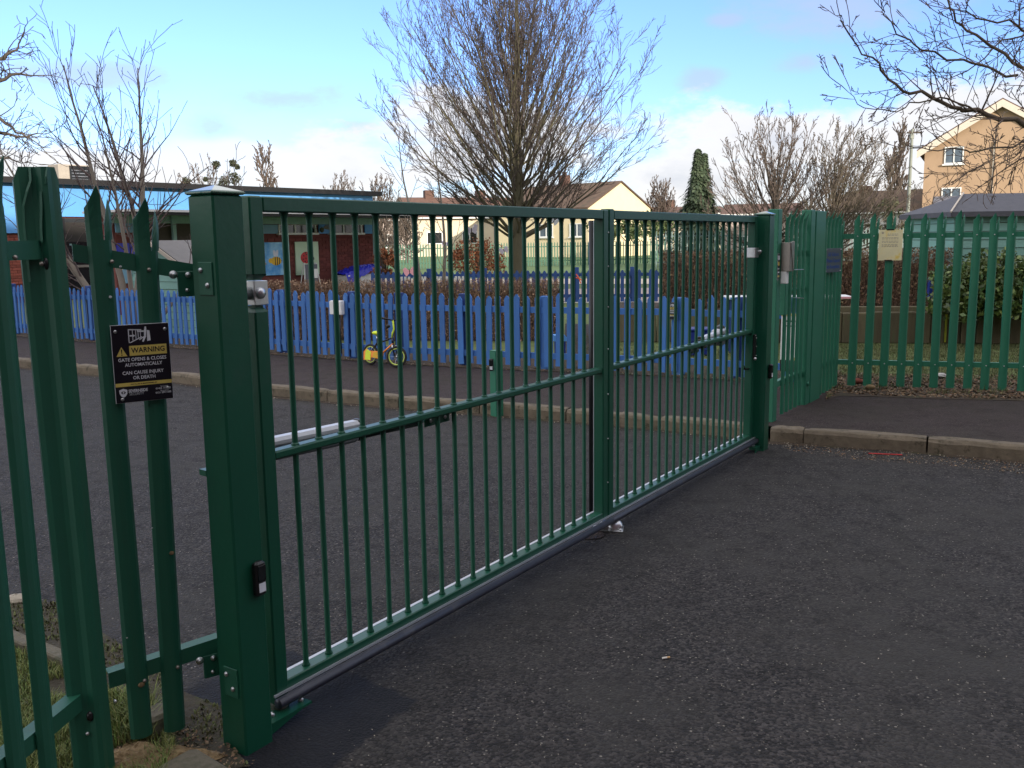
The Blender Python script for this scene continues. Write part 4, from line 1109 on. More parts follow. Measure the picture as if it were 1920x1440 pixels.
part('frame', fr, FRAMEB, bk, smooth=True)
part('down_tube', MB().tube([BBp, HB], .013, 8), ORANGE, bk, smooth=True)
fk = MB()
for y in (-.026, .026): fk.tube([HB + V((0, y * .5, -.01)), HB + V((.01, y, -.05)), V((wbs, y, RW))], .008, 6)
part('fork', fk, FRAMEB, bk, smooth=True)
part('seat_post', MB().tube([ST, ST + V((-.012, 0, .085))], .009, 8), CHROME, bk, smooth=True)
part('saddle', MB().ball(ST + V((-.015, 0, .105)), .05, 16, 8, (1.45, .95, .55)), LIME, bk, smooth=True)
hb = MB().tube([HT, HT + V((.005, 0, .06)), HT + V((.028, 0, .11)), HT + V((.014, 0, .17)), HT + V((-.0, 0, .215))], .011, 8)
part('stem', hb, LIME, bk, smooth=True)
part('handlebar', MB().tube([HT + V((.0, -.16, .235)), HT + V((.01, -.08, .225)), HT + V((.0, 0, .215)), HT + V((.01, .08, .225)), HT + V((.0, .16, .235))], .009, 8), FRAMEB, bk, smooth=True)
for y in (-1, 1):
    part('grip', MB().tube([HT + V((-.0, y * .10, .228)), HT + V((-.05, y * .19, .245))], .014, 8), BLACK, bk, smooth=True)
part('bell', MB().ball(HT + V((-.055, -.02, .14)), .028, 12, 8, (1, 1, .8)), BLACK, bk, smooth=True)
cg = MB().prism([(-.075, .06), (.05, .06), (.06, .10), (.17 * wbs / .42 + .07, .085), (.17 * wbs / .42 + .085, .15), (.17 * wbs / .42 + .04, .185), (.02, .18), (-.035, .2), (-.08, .16)], -.045, -.036)
cgo = part('chain_guard', cg, ORANGE, bk)
part('guard_panel', MB().prism([(-.045, .065), (.05, .065), (.055, .165), (.0, .195), (-.04, .18)], -.049, -.046), LIME, cgo)
part('guard_panel', MB().prism([(.09, .10), (.20, .10), (.215, .15), (.17, .175), (.10, .165)], -.049, -.046), BEE_Y, cgo)
pm_ = MB().tube([BBp + V((0, -.05, 0)), BBp + V((.05, -.055, -.06))], .007, 6).box(tuple(BBp + V((.02, -.12, -.075))), tuple(BBp + V((.08, -.06, -.055))))
part('pedal', pm_, BLACK, bk)
for y in (-1, 1):
    part('brake', MB().box((wbs - .06, y * .03 - .005, RW * 2 - .02), (wbs - .04, y * .03 + .005, RW * 2 + .01)), CHROME, bk)

# ------------------------------------------------------------------ foliage and tree growers
def clump(mb, c, n, r, size, rnd, flat=.6, up=0.0):
    for _ in range(n):
        d = V((rnd.gauss(0, 1), rnd.gauss(0, 1), rnd.gauss(0, 1))); d.normalize()
        p = c + d * r * (rnd.random() ** .4)
        leaf(mb, p, size * rnd.uniform(.6, 1.3), rnd, up)
def leaf(mb, p, s, rnd, up=0.0, asp=.55):
    a = V((rnd.gauss(0, 1), rnd.gauss(0, 1), rnd.gauss(0, 1) + up)); a.normalize()
    b = a.orthogonal().normalized()
    b = (Matrix.Rotation(rnd.uniform(0, 6.28), 3, a) @ b)
    c = a.cross(b) * s * asp * .5; a = a * s * .5
    mb.add([p - a, p + c, p + a, p - c], [(0, 1, 2, 3)])
def rotate_off(d, angle, rnd):
    ax = d.orthogonal().normalized()
    ax = Matrix.Rotation(rnd.uniform(0, 2 * math.pi), 3, d) @ ax
    return (Matrix.Rotation(angle, 3, ax) @ d).normalized()
def grow(mbs, p, d, L, r, lev, T, rnd):
    """one limb and everything that grows from it; T holds per-level settings"""
    n = T['seg'][lev]; pts = [p.copy()]; rad = [r]; dirs = [d.copy()]
    rmin = T['rmin']
    for i in range(n):
        w = T['wob'][lev]
        d = d + V((rnd.gauss(0, w), rnd.gauss(0, w), rnd.gauss(0, w) + T['up'][lev]))
        d.normalize()
        pts.append(pts[-1] + d * (L / n)); dirs.append(d.copy())
        rad.append(max(rmin, r * (1 - (i + 1) / n * T['tap'][lev])))
    mbs[min(lev, 1)].tube(pts, rad, T['sides'][lev], cap=False)
    if lev + 1 >= len(T['seg']): return
    k = T['n'][lev]
    if isinstance(k, float): k = max(1, int(k * L))
    st = T['start'][lev]
    for i in range(k):
        t = st + (1 - st) * ((i + rnd.random()) / k)
        f = t * n; j = min(int(f), n - 1); u = f - j
        q = pts[j].lerp(pts[j + 1], u); dd = dirs[j].lerp(dirs[j + 1], u).normalized()
        rr = rad[j] + (rad[j + 1] - rad[j]) * u
        a0_, a1_ = T['ang'][lev]
        an = math.radians(a0_ + (a1_ - a0_) * t) * rnd.uniform(.75, 1.2)
        nd = rotate_off(dd, an, rnd)
        if T.get('noback') and nd.z < -.1: nd.z = abs(nd.z) * .3; nd.normalize()
        l0, l1 = T['len'][lev]
        nl = L * (l0 + (l1 - l0) * t) * rnd.uniform(.65, 1.15)
        grow(mbs, q, nd, nl, min(rr * T['rr'][lev], rr * .9), lev + 1, T, rnd)
def tree(name, label, cat, loc, group, T, L, r, seed, mt=BARK, mtw=TWIG, d=V((0, 0, 1)), extra=None):
    rnd = random.Random(seed)
    t = thing(name, label, cat, loc, 0, group)
    A = MB(); B = MB()
    grow([A, B], V((0, 0, 0)), d, L, r, 0, T, rnd)
    if extra: extra([A, B], rnd)
    part('trunk', A, mt, t, smooth=True)
    part('crown', B, mtw, t)
    return t
# ------------------------------------------------------------------ trees
# big bare tree in the middle: upright leader, limbs sweeping up into an egg-shaped crown
tb = P(970, 522, 28); rnd = random.Random(23)
bt_ = thing('bare_tree', 'tall bare tree with a wide egg-shaped crown of upswept branches, centre of the view', 'tree', (tb.x, tb.y, .09))
A = MB(); B = MB(); Cc = MB()
trk = [V((0, 0, 0)), V((0, 0, .3)), V((.02, 0, 1.6)), V((.06, .02, 3.2)), V((.05, 0, 5)), V((.1, .05, 7)), V((.05, 0, 9)), V((.12, 0, 11.2))]
trad = [.30, .25, .225, .15, .10, .065, .035, .010]
A.tube(trk, trad, 12, cap=False)
def at_trunk(z):
    for i in range(len(trk) - 1):
        if trk[i].z <= z <= trk[i + 1].z:
            u = (z - trk[i].z) / (trk[i + 1].z - trk[i].z)
            return trk[i].lerp(trk[i + 1], u), trad[i] + (trad[i + 1] - trad[i]) * u
    return trk[-1], .012
def dome(A, B, rnd, base, R_, z0, z1, zs0, zs1, n, r0, rmin, nsec=9, nter=4, wob=.03, lean=0.0, lmin=8.0, trunk_r=None, wide=.55, lowest=.0):
    """limbs that leave the trunk between zs0 and zs1 and sweep up to end on a dome of radius R_ between z0 and z1"""
    ga = 2.39996
    for i in range(n):
        f = (i + .5) / n
        th = math.radians(lmin + (88 - lmin) * f ** 1.05) + rnd.uniform(-.05, .05)
        th = min(th, 1.53)
        aa = ga * i + rnd.uniform(-.25, .25)
        e = rnd.uniform(.84, 1.0)
        rr_ = R_ * math.cos(th) ** .8 * e
        P2 = V((rr_ * math.cos(aa) + lean * R_ * .3 * math.sin(th), rr_ * math.sin(aa), z0 + (z1 - z0) * math.sin(th) ** 1.05 * e))
        zs = zs0 + (zs1 - zs0) * max(0, min(1, f * 1.1 - .05 + rnd.uniform(-.1, .1)))
        P0 = base(zs)
        out = V((math.cos(aa), math.sin(aa), 0))
        P1 = P0 + out * rr_ * wide + V((0, 0, (P2.z - P0.z) * (.26 + .2 * f)))
        L = (P2 - P0).length * 1.08
        m = 9; pts = []
        w = V((rnd.gauss(0, wob), rnd.gauss(0, wob), 0)) * L
        for k in range(m + 1):
            t = k / m
            p = P0 * (1 - t) ** 2 + P1 * 2 * t * (1 - t) + P2 * t * t + w * math.sin(t * 5) * t * .5 + V((rnd.gauss(0, .006), rnd.gauss(0, .006), rnd.gauss(0, .006))) * L * (1 if k else 0)
            pts.append(p)
        ra = r0 * rnd.uniform(.55, 1.1) * (1.25 - .5 * f)
        rad = [max(rmin, ra * (1 - .92 * (k / m) ** .8)) for k in range(m + 1)]
        A.tube(pts, rad, 6, cap=False)
        T = dict(seg=[5, 4, 3], n=[nter, 3, 0], wob=[.06, .09, .12], up=[.085, .07, .05], tap=[.75, .6, .4], sides=[4, 3, 3], start=[.15, .1, .1], ang=[(32, 24), (34, 28), (35, 30)],
                 len=[(.5, .34), (.55, .4), (.5, .4)], rr=[.6, .7, .7], rmin=rmin)
        ns = max(4, int(nsec * L / (R_ * 1.2)))
        for q in range(ns):
            t = .16 + .82 * (q + rnd.random()) / ns
            k = min(int(t * m), m - 1); u = t * m - k
            p = pts[k].lerp(pts[k + 1], u); d = (pts[k + 1] - pts[k]).normalized()
            nd = rotate_off(d, math.radians(rnd.uniform(20, 42)), rnd)
            nd = (nd + V((0, 0, .12))).normalized()
            rl = L * rnd.uniform(.16, .30) * (1.12 - .55 * t)
            grow([B, B], p, nd, rl, min(rad[k] * .55, ra * .4), 0, T, rnd)
dome(Cc, B, rnd, lambda z: at_trunk(z)[0], 4.75, 2.3, 10.9, 1.5, 5.2, 88, .050, .0058, nsec=12, nter=4, lmin=16, wide=.46, wob=.02)
part('trunk', A, BARK, bt_, smooth=True)
part('limbs', Cc, BARK, bt_, smooth=True)
part('crown', B, TWIG, bt_)

# young many-stemmed tree on the left behind the blue fence
yb = P(232, 560, 15.5); rnd = random.Random(5)
yt = thing('young_tree', 'young bare tree with several slim pale stems rising beside the mint shed', 'tree', (yb.x, yb.y, .09))
A = MB(); B = MB()
T2 = dict(seg=[9, 6, 4], n=[4.6, 4.4, 0], wob=[.07, .11, .16], up=[.075, .07, .06], tap=[.88, .75, .5], sides=[7, 4, 3], start=[.3, .12, .1],
          ang=[(46, 34), (44, 36), (45, 40)], len=[(.42, .22), (.36, .28), (.4, .3)], rr=[.42, .55, .7], rmin=.0042)
mains = [((0, 0), (-.55, .1, 1), 3.9, .062), ((.1, 0), (-.22, -.1, 1), 4.5, .068), ((.14, 0), (.04, .1, 1), 4.5, .075), ((.2, 0), (.35, 0, 1), 4.1, .066), ((.02, .1), (-.8, -.2, 1), 3.0, .045),
         ((.24, .1), (.72, .2, 1), 3.1, .045), ((.12, -.1), (.18, -.2, 1), 3.7, .05)]
for (ox, oy), d, L, r0 in mains:
    grow([A, B], V((ox, oy, 0)), V(d).normalized(), L, r0, 0, T2, rnd)
part('stems', A, BARK_P, yt, smooth=True)
part('twigs', B, mat('pale_brown_twigs', (0.13, 0.095, 0.085), .9, island=.25), yt)

def limb_tree(name, label, base, limbs, T, seed, mt, mtw, trunk):
    """near tree whose trunk stands out of the frame: limbs follow given lines, then branch freely"""
    rnd = random.Random(seed)
    t = thing(name, label, 'tree', base)
    A = MB(); B = MB(); b0_ = V(base)
    A.tube([V((0, 0, 0)), trunk * .5 + V((.05, 0, 0)), trunk], [.26, .2, .16], 10, cap=False)
    for pts, r0, r1 in limbs:
        r0 *= T['thin']; r1 *= T['thin']
        pts = [p - b0_ for p in pts]
        # smooth and roughen the line
        fine = []
        for a, b in zip(pts, pts[1:]):
            for k in range(3): fine.append(a.lerp(b, k / 3) + V((rnd.gauss(0, .02), rnd.gauss(0, .03), rnd.gauss(0, .02))))
        fine.append(pts[-1]); n = len(fine)
        rad = [r0 + (r1 - r0) * i / (n - 1) for i in range(n)]
        A.tube(fine, rad, 7, cap=False)
        tot = sum((b - a).length for a, b in zip(fine, fine[1:]))
        k = int(tot * T['dens'])
        for i in range(k):
            f = (i + rnd.random()) / k * (n - 1); j = min(int(f), n - 2); u = f - j
            q = fine[j].lerp(fine[j + 1], u); dd = (fine[j + 1] - fine[j]).normalized()
            nd = rotate_off(dd, math.radians(rnd.uniform(28, 62)), rnd)
            grow([B, B], q, nd, T['L'] * rnd.uniform(.4, 1.15) * (1.15 - .6 * f / n), rad[j] * .42, 0, T, rnd)
        grow([B, B], fine[-1], (fine[-1] - fine[-2]).normalized(), T['L'] * .8, r1, 0, T, rnd)
    part('limbs', A, mt, t, smooth=True); part('crown', B, mtw, t)
    return t
D = 12.0
def lim(pts, d0=D, d1=None): return [P(x, y, d0 + (0 if d1 is None else (d1 - d0) * i / (len(pts) - 1))) for i, (x, y) in enumerate(pts)]
T3 = dict(seg=[5, 4, 3], n=[5.5, 3, 0], wob=[.09, .13, .2], up=[.02, .03, .0], tap=[.75, .6, .4], sides=[4, 3, 3], start=[.15, .15, .1], ang=[(42, 34), (48, 40), (50, 40)],
          len=[(.42, .3), (.5, .35), (.4, .3)], rr=[.55, .65, .7], rmin=.0048, dens=5.4, L=.9, thin=.5)
rbase = V((9.3, 12.8, .09))
rt_limbs = [
    (lim([(2140, 330), (1990, 262), (1920, 238), (1855, 212), (1795, 205), (1745, 186), (1695, 168), (1655, 132), (1622, 100), (1590, 62)], 12.6, 11.6), .085, .012),
    (lim([(2100, 250), (1985, 170), (1920, 130), (1860, 88), (1812, 58), (1785, 22), (1770, -20)], 12.6, 12.0), .06, .016),
    (lim([(1905, 140), (1850, 125), (1780, 110), (1730, 90), (1690, 65), (1655, 30), (1640, 2)], 12.4, 11.4), .036, .009),
    (lim([(1830, 208), (1780, 180), (1720, 190), (1680, 205), (1620, 200), (1590, 172)], 12.2, 11.6), .026, .007),
    (lim([(2050, 320), (1960, 252), (1900, 268), (1840, 282), (1790, 278), (1740, 282), (1700, 275), (1680, 290)], 12.6, 12.0), .032, .007),
    (lim([(2100, 160), (2000, 90), (1930, 60), (1890, 45), (1840, 40), (1800, 20)], 13, 12.6), .05, .014),
    (lim([(2100, 80), (2000, 30), (1940, 5), (1900, -30)], 13, 12.6), .05, .02),
    (lim([(2080, 300), (1990, 250), (1935, 262), (1890, 300), (1850, 318), (1810, 322)], 12.8, 12.4), .022, .006),
    (lim([(1930, 60), (1880, 75), (1820, 130), (1770, 150), (1720, 140)], 12.8, 12.2), .025, .006),
]
limb_tree('bare_tree', 'mossy bare branches reaching in from the top right over the tan block', rbase, rt_limbs, T3, 31, BARK_B, TWIG_B, P(2140, 330, 12.6) - rbase)
lbase = P(-260, 560, 30); lbase.z = .09
T4 = dict(seg=[5, 4, 3], n=[3.0, 3.4, 0], wob=[.2, .25, .3], up=[.03, .02, .0], tap=[.75, .6, .4], sides=[4, 3, 3], start=[.15, .15, .1], ang=[(50, 40), (55, 45), (50, 40)],
          len=[(.5, .35), (.5, .4), (.4, .3)], rr=[.6, .7, .7], rmin=.011, dens=3.6, L=1.5, thin=.8)
lt_limbs = [
    (lim([(-200, 160), (-120, 130), (-60, 118), (-5, 112), (25, 98), (35, 82)], 30), .12, .03),
    (lim([(-200, 190), (-100, 165), (-40, 158), (0, 150), (30, 138), (60, 142)], 30), .14, .03),
    (lim([(-220, 250), (-120, 215), (-50, 210), (0, 222), (30, 248), (60, 262)], 29), .13, .025),
    (lim([(-220, 300), (-140, 270), (-60, 250), (0, 248), (40, 258), (70, 250)], 30), .12, .025),
    (lim([(-200, 340), (-100, 310), (-30, 300), (10, 296), (40, 306)], 31), .1, .02),
]
limb_tree('bare_tree', 'dark gnarled bare branches reaching in from the left edge', lbase, lt_limbs, T4, 41, BARK_D, BARK_D, P(-200, 250, 30) - lbase)

# bare trees in the middle distance and beyond
T5 = dict(seg=[6, 6, 4, 3], n=[22, 10, 5, 0], wob=[.04, .09, .13, .15], up=[.03, .06, .05, .04], tap=[.8, .85, .7, .5], sides=[6, 5, 3, 3], start=[.18, .15, .1], ang=[(62, 26), (44, 30), (45, 35), (40, 30)],
          len=[(.75, .38), (.45, .3), (.5, .4)], rr=[.42, .5, .6], rmin=.012)
def far_tree(px, pybase, top, y, label, seed, T=T5, mt=BARK_D, mtw=TWIG_B, rmin=None, rad=.02, group='bare trees in the distance', name='bare_tree', bz=.1):
    b = P(px, pybase, y); b.z = bz
    h = P(px, top, y).z - bz
    T = dict(T); T['rmin'] = rmin or .00045 * y
    return tree(name, label, 'tree', tuple(b), group, T, h * .93, h * rad, seed, mt, mtw)
def fan_tree(px, pybase, top, y, wpx, label, seed, stems=11, mt=BARK_D, mtw=TWIG_B, lean=0.0, dens=1.0, group='bare trees in the distance'):
    b = P(px, pybase, y); H = P(px, top, y).z - .1; rnd = random.Random(seed)
    t = thing('bare_tree', label, 'tree', (b.x, b.y, .1), 0, group)
    A = MB(); B = MB(); rm = .00024 * y
    hw_ = wpx / F * y / 2
    A.tube([(0, 0, 0), (lean * .1, 0, H * .12), (lean * .2, 0, H * .3), (lean * .3, 0, H * .6)], [H * .03, H * .022, H * .014, H * .006], 8, cap=False)
    dome(A, B, rnd, lambda z: V((lean * .2 * z / (H * .3), 0, z)), hw_ * .95, H * .14, H * .96, H * .08, H * .42, stems * 4, H * .0085, rm, nsec=int(9 * dens), nter=3, wob=.05, lean=lean, lmin=12, wide=.68)
    part('trunk', A, mt, t, smooth=True); part('crown', B, mtw, t)
    return t
fan_tree(1450, 430, 185, 42, 345, 'broad bare tree right of the conifer, the taller of the pair', 51, 13)
fan_tree(1552, 430, 222, 41, 300, 'dense bare tree leaning right, between the broad tree and the pole', 52, 15, BARK_B, BARK_B, lean=.9, dens=1.2)
fan_tree(1238, 450, 325, 95, 90, 'small bare tree between the cream gable and the conifer', 53, 8)
TP = dict(T5, n=[30, 6, 4, 0], ang=[(24, 14), (16, 12), (20, 14), (20, 15)], len=[(.34, .26), (.4, .3), (.5, .4)], up=[.0, .12, .1, .05])
far_tree(1680, 430, 255, 120, 'slender bare poplar left of the wooden pole', 54, TP, name='poplar_tree')
far_tree(1662, 430, 310, 118, 'lower bare poplar beside the taller slender one', 55, TP, name='poplar_tree')
fan_tree(640, 440, 322, 60, 130, 'bare tree above the end of the school roof', 56, 9)
fan_tree(715, 450, 322, 48, 120, 'bare tree just right of the school roof end', 57, 9)
far_tree(520, 440, 295, 70, 'thin bare tree over the school roof, right of the mistletoe', 58, dict(TP, ang=[(40, 22), (30, 20), (25, 20), (20, 15)]))
fan_tree(762, 460, 372, 66, 90, 'low bare tree in front of the pinkish house wall', 60, 8)
mt_ = fan_tree(400, 450, 292, 55, 210, 'bare tree carrying balls of mistletoe above the school roof', 61, 9)
for (px, py, rr) in ((405, 309, .24), (437, 306, .22), (445, 313, .15), (348, 341, .28), (440, 334, .38), (420, 342, .36), (385, 336, .13)):
    c = P(px, py, 54.5) - V(mt_.location)
    mb = MB(); rn = random.Random(int(px)); clump(mb, c, 260, rr, .13, rn)
    part('mistletoe', mb, MISTLE, mt_)
# saplings behind the hedge
TS = dict(seg=[8, 5, 3], n=[12, 3, 0], wob=[.05, .1, .15], up=[.03, .05, .05], tap=[.85, .7, .5], sides=[6, 4, 3], start=[.25, .15, .1], ang=[(50, 30), (40, 30), (40, 30)],
          len=[(.26, .16), (.4, .3), (.5, .4)], rr=[.4, .6, .7], rmin=.0055)
for px, py, top, y, sd, lab, dd in ((800, 575, 235, 18, 71, 'forked slim sapling behind the brown hedge, nearer the school', (-.13, 0, 1)), (828, 590, 265, 17.5, 72, 'straight slim sapling behind the brown hedge, nearer the big tree', (.02, 0, 1))):
    b = P(px, py, y); b.z = .1; h = P(px, top, y).z
    tree('sapling', lab, 'tree', tuple(b), 'saplings behind the hedge', TS, h, .042, sd, BARK_P, BARK_P, V(dd).normalized())
# conifer
cb = P(1310, 440, 50); ct = P(1308, 282, 50).z
co_ = thing('conifer', 'dark green conifer with a forked tip between the houses', 'tree', (cb.x, cb.y, .1))
part('trunk', MB().tube([(0, 0, 0), (0, 0, ct - .6)], [.2, .03], 8), BARK_D, co_)
mb = MB(); rn = random.Random(3)
def cone(px, z0, z1, r0, r1, n):
    for _ in range(n):
        u = rn.random() ** .8; z = z0 + (z1 - z0) * u; a = rn.uniform(0, 6.283)
        rr = (r0 + (r1 - r0) * (u ** .75)) * (1 + .16 * math.sin(a * 5 + z * 3.1) + .10 * math.sin(z * 9 + a * 2))
        rr *= rn.uniform(.5, 1.0) + (rn.random() ** 6) * .4
        p = V((px + rr * math.cos(a), rr * math.sin(a), z))
        s = rn.uniform(.12, .3)
        o = V((math.cos(a), math.sin(a), -.9 + rn.uniform(-.4, .4))).normalized() * s
        w = V((-math.sin(a), math.cos(a), rn.uniform(-.3, .3))) * s * .28
        mb.add([p, p + o * .5 + w, p + o, p + o * .5 - w], [(0, 1, 2, 3)])
cone(0, .2, ct - .7, 2.0, .12, 13000); cone(-.12, ct - 1.5, ct, .36, .03, 1100); cone(.22, ct - 1.6, ct - .22, .34, .03, 900)
part('crown', mb, CONIF, co_)

# ------------------------------------------------------------------ hedges and shrubs
def hedge(label, a, b, wdt, z0, z1, ntw, nlf, seed, mtw=HEDGE_T, mlf=HEDGE_L, lsize=.035, core=True, group=None, cat='hedge'):
    rn = random.Random(seed)
    d = V((b.x - a.x, b.y - a.y, 0)); L = d.length; d.normalize(); n = V((-d.y, d.x, 0))
    t = thing('hedge', label, cat, (a.x, a.y, z0), ang(d), group)
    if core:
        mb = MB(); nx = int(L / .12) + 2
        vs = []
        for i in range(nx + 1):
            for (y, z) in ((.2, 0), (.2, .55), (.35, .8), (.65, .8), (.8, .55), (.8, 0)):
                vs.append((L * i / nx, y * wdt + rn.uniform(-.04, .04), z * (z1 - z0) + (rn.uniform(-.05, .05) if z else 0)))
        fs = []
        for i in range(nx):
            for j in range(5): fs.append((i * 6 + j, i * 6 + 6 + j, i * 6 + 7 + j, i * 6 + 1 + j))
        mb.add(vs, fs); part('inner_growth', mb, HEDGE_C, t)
    tw = MB(); H = z1 - z0
    for _ in range(ntw):
        x = rn.uniform(0, L); y = rn.choice((rn.uniform(0, .35), rn.uniform(0, 1))) * wdt
        z = rn.uniform(.0, .93) * H
        dr = V((rn.gauss(0, .35), rn.gauss(-.15, .3), 1)).normalized() * rn.uniform(.08, .22)
        r_ = rn.uniform(.0018, .0035)
        p = V((x, y, z)); q = p + dr
        if q.z > H + .06: q.z = H + rn.uniform(-.02, .07)
        s = V((r_, 0, 0)); s2 = V((0, r_, 0))
        tw.add([p - s, p + s, q, p - s2, p + s2], [(0, 1, 2), (3, 4, 2)])
    stuff(part('twigs', tw, mtw, t))
    lf = MB()
    for _ in range(nlf):
        x = rn.uniform(0, L); y = rn.choice((rn.uniform(-.04, .2), rn.uniform(0, 1))) * wdt
        z = H * (rn.random() ** .8) * 1.0 + rn.uniform(-.02, .03)
        leaf(lf, V((x, y, z)), lsize * rn.uniform(.6, 1.3), rn)
    stuff(part('leaves', lf, mlf, t))
    return t
hedge('long clipped brown leafless hedge behind the blue fence on the left', P(480, 540, 14.9), P(1045, 540, 14.2), .5, .1, 1.04, 20000, 12000, 81)
hedge('tall brown leaf-hung hedge above the timber wall on the right', P(1243, 500, 15.0), P(1790, 500, 14.6), .7, .45, 1.42, 15000, 15000, 82, mlf=HEDGE2_L, lsize=.045)
def shrub(name, label, px, py0, py1, y, wpx, n, m, size, seed, cat='shrub', z0=None, depth=None, stems=True, group=None):
    rn = random.Random(seed)
    b = P(px, py1, y); z0 = b.z if z0 is None else z0; top = P(px, py0, y).z
    w = wpx / F * y / 2; H = top - z0
    t = thing(name, label, cat, (b.x, b.y, z0), 0, group)
    if stems:
        st_ = MB()
        for i in range(14):
            a = rn.uniform(0, 6.28); q = V((w * .7 * math.cos(a) * rn.random(), (depth or w) * .6 * math.sin(a), H * rn.uniform(.5, .9)))
            st_.tube([V((q.x * .15, q.y * .15, 0)), q * .55 + V((0, 0, .05)), q], [.02, .012, .006], 4)
        part('stems', st_, BARK_D, t)
    lf = MB(); cl = []
    for i in range(max(6, n // 60)):
        a = rn.uniform(0, 6.283); u = rn.random() ** .5
        cl.append(V((w * u * math.cos(a) * .88, (depth or w) * u * math.sin(a) * .88, H * (.12 + .76 * rn.random() * (1 - .35 * u * u)))))
    for c in cl: clump(lf, c, n // len(cl), min(w, H) * .24, size, rn)
    part('foliage', lf, m, t)
    return t
shrub('laurel_bush', 'glossy green laurel bush in front of the mint shed on the right', 1850, 465, 580, 12.9, 210, 12000, LAUREL, .075, 91, depth=.5, z0=.5)
shrub('beech_shrub', 'orange-brown beech shrub in dead leaf beside the school end', 722, 455, 520, 24, 50, 1800, BEECH, .07, 92, group='beech shrubs in dead leaf')
shrub('beech_shrub', 'orange-brown beech shrub in dead leaf left of the big tree trunk', 893, 440, 520, 25, 110, 3200, BEECH, .07, 93, group='beech shrubs in dead leaf')
shrub('evergreen_bush', 'mid green bush in front of the cream house', 1180, 398, 452, 70, 190, 2600, BUSH, .28, 94, group='green bushes in front of the houses')
shrub('evergreen_bush', 'dull olive bush left of the tan block', 1672, 350, 400, 58, 90, 1500, DULLBUSH, .22, 95, group='green bushes in front of the houses', z0=.5)

# ------------------------------------------------------------------ school building
def on_plane(root_loc, d):
    def f(px, py):
        q = PL(px, py, root_loc, d); return (q - root_loc).dot(d), q.z
    return f
def prect(f, px0, py0, px1, py1, y0, y1, mb=None):
    """box on a wall: photo corners, y0 (front) .. y1 (back)"""
    a, za = f(px0, py0); b, zb = f(px1, py1)
    mb = mb or MB()
    return mb.box((min(a, b), y0, min(za, zb)), (max(a, b), y1, max(za, zb)))
m0 = P(-160, 470, 24); m0.z = 0; m1_ = P(700, 460, 36); m1_.z = 0
md = (m1_ - m0).normalized()
sch = thing('school_building', 'single-storey school building with black roof edge and sky blue fascia behind the young tree', 'building', tuple(m0), ang(md))
fm = on_plane(m0, md)
Lm = (m1_ - m0).length
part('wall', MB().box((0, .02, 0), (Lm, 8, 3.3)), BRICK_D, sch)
part('roof', MB().box((-.3, -.35, 3.34), (Lm + .25, 8.2, 3.50)), BROWNBLK, sch)
part('fascia', MB().box((-.1, -.05, 2.46), (Lm, .015, 3.335)), BLUE_P, sch)
sA, zA = fm(-160, 437); sB, zB = fm(44, 437)
part('blue_panel', MB().box((0, -.08, zB), (sB, -.052, 3.33)), BLUE_P, sch)
bkm = MB().bbox((0, 0, 0), (.215, .02, .065), .003).mesh('brick', BRICK)
bkd = MB().bbox((0, 0, 0), (.215, .02, .065), .003).mesh('brick', BRICK_D)
def bricks(root, me, s0, s1, z0, z1, y, skip=()):
    r_ = 0; z = z0
    while z + .065 <= z1:
        x = s0 - (.1125 if r_ % 2 else 0)
        while x < s1:
            xa = max(x, s0); xb = min(x + .215, s1)
            if xb - xa > .04 and not any(a < (xa + xb) / 2 < b and c < z + .03 < d for a, b, c, d in skip):
                place('brick', me, root, (xa, y + R.uniform(-.003, .003), z), scale=((xb - xa) / .215, 1, 1))
            x += .225
        z += .075; r_ += 1
sa, _ = fm(14, 480); sb, _ = fm(54, 480)
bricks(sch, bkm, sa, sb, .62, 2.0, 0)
SHADEF = mat('dark_blind_fabric', (0.022, 0.018, 0.015), .8)
# big dark window with its frame and blind
w0, z0 = fm(117, 411); w1, z1 = fm(174, 545)
wn = part('window', MB().box((w0, -.03, .35), (w1, .018, 2.42)), GLASS_D, sch)
part('blind', MB().box((w0 + .04, -.034, 1.75), (w1 - .04, -.031, 2.3)), SHADEF, wn)
part('frame', MB().box((w1 - .03, -.06, .3), (w1 + .03, -.031, 2.42)), UPVC, wn)
part('frame', MB().box((w0 - .03, -.06, .3), (w0 + .03, -.031, 2.42)), BLACK, wn)
part('transom', MB().box((w0 + .03, -.055, 1.02), (w1 - .03, -.032, 1.09)), STEEL_M, wn)
# rooftop air handler
ac = thing('air_conditioner', 'pale air handling unit with a dark grille on the school roof at the left', 'air conditioner', tuple(P(112, 345, 28.5)), ang(md))
acw = 54 / F * 29
ah = P(112, 312, 28.5).z - P(112, 345, 28.5).z
part('case', MB().bbox((0, 0, -.35), (acw * 1.15, .7, ah * 1.15), .02), mat('beige_metal', (0.38, 0.33, 0.27), .6), ac)
part('grille', MB().box((acw * .36, -.02, .02), (acw * 1.08, -.002, ah * 1.08)), GLASS_D, ac)
for k in range(5): part('slat', MB().box((acw * .42, -.035, .06 + k * ah * .17), (acw * .97, -.022, .085 + k * ah * .17)), MOTOR_D, ac)
